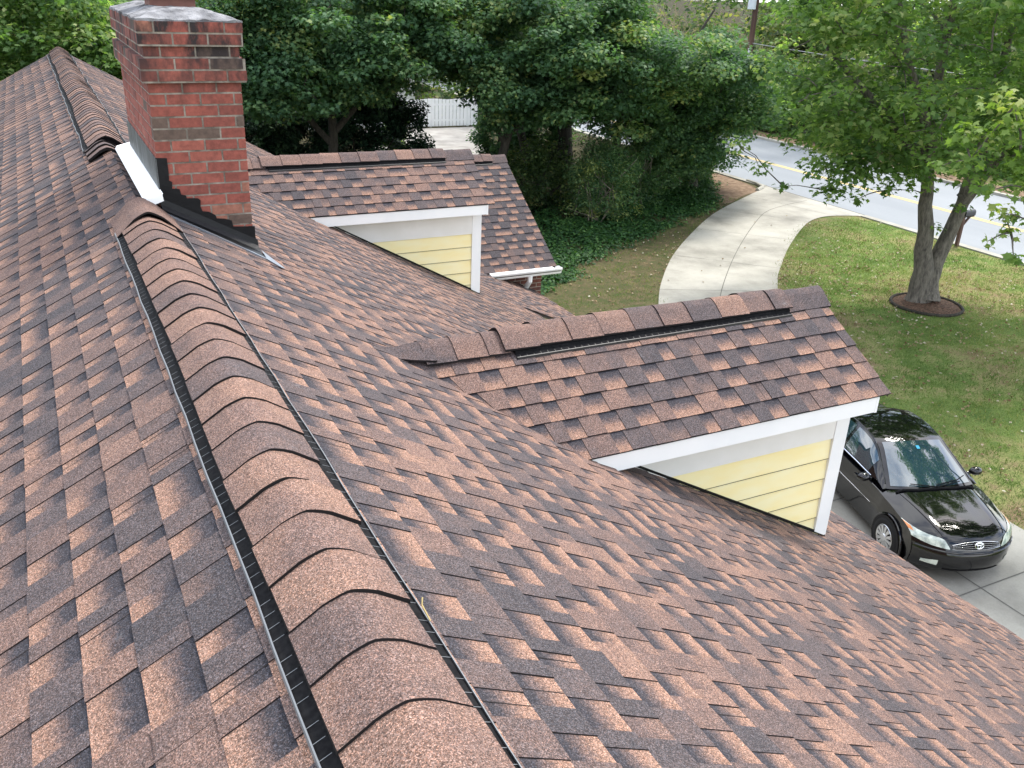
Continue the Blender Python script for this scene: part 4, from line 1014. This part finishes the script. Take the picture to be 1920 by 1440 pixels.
# mailbox
mbx = tag(empty('mailbox', (28.35, 20.9, G)), 'dark mailbox on a brown wooden post by the road edge', 'mailbox')
b = MB(); b.box((-.055, -.055, -.1), (.055, .055, 1.12)); b.prism([(.03, -.04, .78), (.09, -.04, .78), (.36, -.04, 1.06), (.30, -.04, 1.06)], (0, .08, 0)); b.build('post', simple_noise('post_wood', (.09, .05, .04), (.16, .10, .08), 9, .9, stretch=(1, 1, .2)), mbx, bevel=.006)
b = MB(); b.box((-.12, -.06, 1.06), (.50, .06, 1.12)); b.build('arm', M_BARKD, mbx)
b = MB(); sec = [(-.09, 1.12), (.09, 1.12), (.09, 1.23)] + [(.09 * math.cos(a), 1.23 + .09 * math.sin(a)) for a in [math.pi * k / 8 for k in range(1, 8)]] + [(-.09, 1.23)]
b.prism([(-.02, y, z) for y, z in sec], (.52, 0, 0)); b.build('box', mat('mailbox_black', (.05, .05, .055), .4), mbx)
b = MB(); b.prism([(-.032, y * 1.08, 1.12 + (z - 1.12) * 1.04) for y, z in sec], (.014, 0, 0)); b.build('door', M_BLACK, mbx)

# ------------------------------------------------------------------ the car
car = tag(empty('parked_car', (11.253, 7.595, G + .022)), 'glossy black four-door sedan parked beside the house', 'car')
car.rotation_euler = (0, 0, -.306 - math.pi / 2)      # local +X is forward, +Y is the car's left
CAR_ROT = None
M_PAINT = mat('black_car_paint', (.003, .003, .004), .06, coat=.5, spec=.5); M_PAINT.node_tree.nodes['Principled BSDF'].inputs['Coat Roughness'].default_value = .03
M_GLASS = mat('car_glass', (.020, .050, .065), .03, coat=.6, ior=1.75, spec=1.0)
M_CHROME = mat('chrome', (.75, .77, .80), .12, metal=1)
M_LAMP = mat('headlamp_lens', (.55, .62, .55), .12, coat=1, spec=.8); g = N(M_LAMP); g.base(g.ramp(g.noise(9, 3), [(.35, (.30, .36, .33)), (.62, (.74, .80, .70))]))
M_AMBER = mat('amber_lens', (.60, .20, .04), .2, coat=1)
M_RUBBER = mat('tyre_rubber', (.012, .012, .013), .85)
M_RIMS = mat('wheel_silver', (.62, .63, .64), .3, metal=.7)
FX = .95         # front axle to nose
def interp(t, tb):
    for (a, b_), (c, d) in zip(tb, tb[1:]):
        if t <= c: f = (t - a) / (c - a); f = max(0, min(1, f)); return b_ + (d - b_) * f
    return tb[-1][1]
# local u: metres back from the nose; x = FX - u
WT = [(0, .87), (.5, .875), (1.2, .895), (2.4, .90), (3.6, .895), (4.4, .875), (4.81, .86)]
def bow(w, u): 
    k = max(0, 1 - u / 1.5); return .40 * abs(w) ** 2.6 * k - (.22 * abs(w) ** 2.6 * max(0, (u - 3.9) / .9))
top_tb = [(.10, .80), (.16, .785), (.30, .835), (.55, .885), (.85, .93), (1.15, .965), (1.30, .98), (2.5, .985), (3.7, 1.02), (3.95, 1.07), (4.4, 1.075), (4.65, 1.05), (4.74, .98)]
ctr = [(.13, .20), (.05, .26), (.01, .36), (0, .46), (.015, .55), (.045, .60), (.06, .64), (.085, .70), (.12, .755), (.17, .790), (.24, .822), (.36, .855), (.55, .892), (.75, .920), (.95, .945), (1.15, .962), (1.30, .975)]
ctr += [(1.6, .985), (2.0, .985), (2.5, .985), (3.0, .99), (3.4, 1.0), (3.7, 1.02), (3.9, 1.06), (4.1, 1.075), (4.4, 1.075), (4.62, 1.05), (4.72, .99), (4.77, .85), (4.81, .60), (4.80, .45), (4.76, .30), (4.70, .22)]
def body_pt(k, w, off=0.0):
    """k: float index along the centre line, w: -1..1 across"""
    i = min(int(k), len(ctr) - 2); f = k - i
    u = ctr[i][0] * (1 - f) + ctr[i + 1][0] * f; z = ctr[i][1] * (1 - f) + ctr[i + 1][1] * f
    W = interp(u, WT) * (.985 if z < .6 else 1)
    ws = W * (.955 if 1.3 < u < 3.7 else .97)
    kk = max(0, min(1, (z - .60) / .3))
    drop = kk * (.11 * abs(w) ** 2.6) + (.03 * math.exp(-((abs(w) - .62) / .12) ** 2) * -kk * (1 if u < 1.3 else 0))
    p = V(FX - u - bow(w, u), w * ws, z - drop)
    return p
def body_off(k, w, off):
    p = body_pt(k, w); a = body_pt(min(k + .25, len(ctr) - 1.01), w) - body_pt(max(k - .25, 0), w); b_ = body_pt(k, min(w + .02, 1)) - body_pt(k, max(w - .02, -1))
    n = b_.cross(a).normalized() if True else V(0, 0, 1)
    if n.dot(V(1, 0, .8) if k < 12 else V(-.2, 0, 1)) < 0: n = -n
    return p + n * off
b = MB(); b.smooth = True
ws_ = [math.sin((j / 24 - .5) * math.pi) for j in range(25)]
b.grid([[body_pt(k * .5, w_) for w_ in ws_] for k in range(2 * (len(ctr) - 1) + 1)])
# sides
cols = 40; rows = 9
for s in (-1, 1):
    P = []
    for i in range(cols + 1):
        q = i / cols; k = 8.5 + q * (len(ctr) - 1 - 8.5 - 4.2); e = body_pt(k, s); col_ = []
        for j in range(rows + 1):
            h = j / rows; z = e.z + (.20 - e.z) * h
            bulge = .028 * math.sin(min(1, h * 1.25) * math.pi) + (.012 if .3 < h < .5 else 0) - .03 * max(0, h - .8) * 5 * .2
            # follow the nose and tail curvature in the first and last columns
            x = e.x
            if q < .10:
                kz = min((abs(body_pt(kk_ * .25, s).z - z), kk_ * .25) for kk_ in range(35))[1]
                x = e.x + (body_pt(kz, s).x - e.x) * (1 - q / .10)
            col_.append((x, e.y + s * bulge * min(1, q * 9 + .0) * min(1, (1 - q) * 9), z))
        P.append(col_)
    b.grid(P)
body = b.build('body', M_PAINT, car)
# greenhouse
gl_c = [(1.24, .965), (1.45, 1.085), (1.70, 1.215), (1.95, 1.335), (2.10, 1.395), (2.25, 1.432), (2.5, 1.462), (2.8, 1.472), (3.05, 1.462), (3.25, 1.43), (3.45, 1.35), (3.65, 1.24), (3.85, 1.11), (3.95, 1.05)]
gw = [(1.24, .76), (1.95, .60), (2.25, .575), (2.8, .575), (3.2, .56), (3.65, .62), (3.95, .70)]
def gh(k, w, off=0):
    i = min(int(k), len(gl_c) - 2); f = k - i; u = gl_c[i][0] * (1 - f) + gl_c[i + 1][0] * f; z = gl_c[i][1] * (1 - f) + gl_c[i + 1][1] * f
    W = interp(u, gw); bw = .17 * w * w * max(0, 1 - (u - 1.24) / 1.4) - .12 * w * w * max(0, (u - 3.1) / .9)
    return V(FX - u - bw, w * W, z - .045 * abs(w) ** 2.2 + off)
wg = [-1 + j / 10 for j in range(21)]
b = MB(); b.smooth = True
b.grid([[gh(k * .5, w_) for w_ in wg] for k in range(27)])
# side walls of the cabin down to the belt line
def side_pt(k, h, s, off=0):
    e = gh(k, s); u = FX - e.x; bl = V(e.x, s * (interp(u, WT) * .925), min(e.z, .955 if u < 3.6 else 1.0)); p = e.lerp(bl, h); p.y += s * (.025 * math.sin(h * math.pi) + off); return p
for s in (-1, 1): b.grid([[side_pt(k * .5, h / 6, s) for h in range(7)] for k in range(27)])
b.build('cabin', M_PAINT, body)
def patch(name, f, us, vs, m, parent, smooth=True):
    q = MB(); q.smooth = smooth; q.grid([[f(u_, v_) for v_ in vs] for u_ in us]); return q.build(name, m, parent)
lin = lambda a, c, n: [a + (c - a) * i / n for i in range(n + 1)]
patch('windshield', lambda k, w_: gh(k, w_ * (.93 - .012 * k)) + V(.006, 0, .006), lin(.22, 3.95, 14), lin(-1, 1, 16), M_GLASS, car)
patch('rear_window', lambda k, w_: gh(k, w_ * .9) + V(-.005, 0, .006), lin(9.3, 12.2, 10), lin(-1, 1, 12), M_GLASS, car)
for s in (-1, 1):
    patch('side_window', lambda k, h: side_pt(k + .85 * h * 0, h, s, .006), lin(2.3, 6.6, 12), lin(.10, .90, 5), M_GLASS, car)
    patch('side_window', lambda k, h: side_pt(k, h, s, .006), lin(6.85, 9.3, 10), lin(.12, .90, 5), M_GLASS, car)
    q = MB(); q.tube([side_pt(k, .955, s, .008) for k in lin(1.8, 10.8, 18)], .011, 6); q.build('window_trim', M_CHROME, car)
    q = MB(); q.tube([side_pt(k, .02, s, .004) for k in lin(0.4, 11.0, 24)], .011, 6); q.build('roof_rail', M_CHROME if False else M_PAINT, car)
    # body side moulding, door seams, handles
    zz = .56
    def skin(u, z, off=0): 
        e = body_pt(interp(u, [(c[0], i) for i, c in enumerate(ctr) if i >= 8 and i <= 29]), s); return V(FX - u - .0, s * (abs(e.y) + .026 + off), z)
    q = MB(); q.prism([skin(u, zz, -.01) for u in (1.55,)] + [skin(3.35, zz, -.01), skin(3.35, zz + .035, -.01), skin(1.55, zz + .035, -.01)], (0, s * .022, 0)); q.build('side_moulding', M_PAINT, car)
    q = MB(); q.tube([skin(1.56, zz + .037, .010), skin(2.4, zz + .037, .010), skin(3.34, zz + .037, .010)], .006, 5); q.build('moulding_trim', M_CHROME, car)
    for u in (2.0, 2.95):
        q = MB(); q.box((FX - u - .10, s * .905 - .02, .80), (FX - u + .09, s * .905 + .02, .835)); q.build('door_handle', M_PAINT, car, bevel=.01)
    # mirrors
    q = MB(); q.smooth = True
    cxm, cym, czm = FX - 1.72, s * 1.00, .985
    R_m = [[(cxm + .085 * math.cos(a) * math.sin(t_) * (1.2 if math.cos(a) > 0 else .5), cym + .115 * math.cos(t_), czm + .075 * math.sin(a) * math.sin(t_)) for a in lin(0, 2 * math.pi, 12)[:-1]] for t_ in lin(.05, math.pi - .05, 8)]
    q.grid(R_m, close=True); q.tube([(cxm, s * .86, .945), (cxm, cym, .96)], .03, 8); q.build('mirror', M_PAINT, car)
# sheet-metal seams of the hood
for s in (-1, 1):
    q = MB(); q.tube([body_off(k, s * (.60 + .022 * (k - 9)), .002) for k in lin(8.6, 16, 14)], .005, 5); q.build('hood_seam', M_RUBBER, body)
q = MB(); q.tube([body_pt(15.6, w_) + V(.0, 0, .012) for w_ in lin(-.78, .78, 12)], .02, 6); q.build('cowl', M_BLACK, body)
q = MB(); q.tube([gh(.35, -.55) + V(.02, 0, .03), gh(.15, .0) + V(.03, 0, .028), gh(.35, .62) + V(.02, 0, .03)], .009, 5); q.tube([gh(.25, .0) + V(.02, 0, .03), gh(.5, .6) + V(.015, 0, .025), gh(.75, .85) + V(.015, 0, .02)], .008, 5); q.build('wiper', M_BLACK, car)
# sticker behind the glass and a light paper on the dashboard
q = MB(); q.face([gh(2.9, -.02) + V(.010, 0, .012), gh(2.9, .07) + V(.010, 0, .012), gh(3.25, .07) + V(.010, 0, .012), gh(3.25, -.02) + V(.010, 0, .012)]); q.build('window_sticker', mat('sticker_blue', (.06, .42, .62), .5), car)
# headlamps: swept back along the wings
for s in (-1, 1):
    def lamp(a, c):      # a 0..1 inner to outer, c 0..1 lower to upper
        w_ = .50 + .50 * a; lo = 5.6 + .5 * a + 1.3 * a ** 3; hi = 7.6 + 2.7 * a ** 1.3 + 1.6 * a ** 5
        return body_off(lo + (hi - lo) * c * (min(1, a * 5 + .25)), s * w_, .007)
    patch('headlight', lamp, lin(0, 1, 14), lin(0, 1, 7), M_LAMP, car)
    patch('turn_lens', lambda a, c: lamp(.90 + .10 * a, .55 + .4 * c) + V(.002, s * .002, .003), lin(0, 1, 3), lin(0, 1, 3), M_AMBER, car)
    patch('fog_lamp', lambda a, c: body_off(1.75 + 1.0 * c * (1 - .5 * a), s * (.66 + .22 * a), .006), lin(0, 1, 6), lin(0, 1, 3), M_LAMP, car)
# grille
patch('grille', lambda a, c: body_off(5.75 + (1.95 - .9 * abs(a) ** 2.2) * c, .46 * a, .004), lin(-1, 1, 16), lin(0, 1, 4), M_BLACK, car)
q = MB()
for c in lin(.02, 1, 4): q.tube([body_off(5.75 + (1.95 - .9 * abs(a) ** 2.2) * c, .46 * a, .010) for a in lin(-1, 1, 14)], .0045, 5)
q.build('grille_bar', M_CHROME, car)
q = MB(); ec = body_off(6.85, 0, .03); ex_, ez_ = V(0, 1, 0), V(-.28, 0, .96)
def ell(rx, ry, oy=0, oz=0): return [ec + ex_ * (rx * math.cos(a) + oy) + ez_ * (ry * math.sin(a) + oz) for a in lin(0, 2 * math.pi, 24)]
for e in (ell(.070, .047), ell(.025, .045), ell(.052, .018, 0, .024)): q.tube(e, .007, 6, cap=False)
q.build('emblem', M_CHROME, car)
patch('bumper_intake', lambda a, c: body_off(.45 + .9 * c, .55 * a, .004), lin(-1, 1, 14), lin(0, 1, 3), M_BLACK, car)
q = MB(); q.tube([body_off(4.55, w_, .012) for w_ in lin(-.97, .97, 20)], .016, 6); q.build('bumper_ledge', M_PAINT, body)
# wheels
def wheel(u, s):
    x = FX - u; wr = empty('wheel', (x, s * .80, .32)); wr.parent = car
    q = MB(); q.smooth = True; R0 = .325; prof_ = [(.20, -.10), (.30, -.105), (R0, -.07), (R0, .07), (.30, .107), (.245, .112), (.20, .098)]
    q.grid([[(r_ * math.cos(a), s * y_, r_ * math.sin(a)) for a in lin(0, 2 * math.pi, 32)[:-1]] for r_, y_ in prof_], close=True); q.build('tyre', M_RUBBER, wr)
    q = MB(); q.smooth = False
    q.grid([[(r_ * math.cos(a), s * y_, r_ * math.sin(a)) for a in lin(0, 2 * math.pi, 32)[:-1]] for r_, y_ in ((.215, .100), (.205, .112), (.19, .100), (.185, .085))], close=True)
    n = 12
    for k in range(n):
        a = 2 * math.pi * k / n
        def pp(r_, da, y_): return V(r_ * math.cos(a + da), s * y_, r_ * math.sin(a + da))
        q.prism([pp(.05, -.30, .100), pp(.19, -.155, .098), pp(.19, .155, .098), pp(.05, .30, .100)], (0, s * .012, 0))
    q.grid([[(r_ * math.cos(a), s * y_, r_ * math.sin(a)) for a in lin(0, 2 * math.pi, 16)[:-1]] for r_, y_ in ((.07, .112), (.06, .124), (.03, .126), (.001, .126))], close=True)
    q.build('hubcap', M_RIMS, wr)
    q = MB(); q.grid([[(r_ * math.cos(a), s * y_, r_ * math.sin(a)) for a in lin(0, 2 * math.pi, 24)[:-1]] for r_, y_ in ((.20, .06), (.001, .06))], close=True); q.build('brake_disc', M_BLACK, wr)
    # arch: a dark lip round the opening, tyre sits in it
    q = MB(); q.tube([(x + .385 * math.cos(a), s * .898, .32 + .375 * math.sin(a)) for a in lin(-.25, math.pi + .25, 20)], .022, 8, cap=False); q.build('wheel_arch', M_PAINT, car)
    q = MB(); q.face([(x + .37 * math.cos(a), s * .9275, .32 + .36 * math.sin(a)) for a in lin(0, 2 * math.pi, 28)[:-1]]); 
    q.face([(x + .37 * math.cos(a), s * .9275, .32 + .36 * math.sin(a)) for a in lin(0, 2 * math.pi, 28)[:-1]][::-1]) if False else None
    q.build('wheel_well', M_RUBBER, car)
    wr.location.y = s * .835
for u in (.95, 3.67):
    for s in (-1, 1): wheel(u, s)
q = MB(); q.box((-3.6, -.78, .16), (.45, .78, .30)); q.build('underbody', M_RUBBER, car)
q = MB(); q.prism([(FX - 4.80, y_, .58) for y_ in (-.26, .26)] + [(FX - 4.80, y_, .70) for y_ in (.26, -.26)], (-.012, 0, 0)); q.build('number_plate', M_WHITE, car)
for s in (-1, 1):
    patch('tail_light', lambda a, c: body_off(len(ctr) - 6.6 + 1.3 * c, s * (.62 + .36 * a), .006) , lin(0, 1, 5), lin(0, 1, 3), mat('tail_red', (.35, .02, .02), .2, coat=1), car)
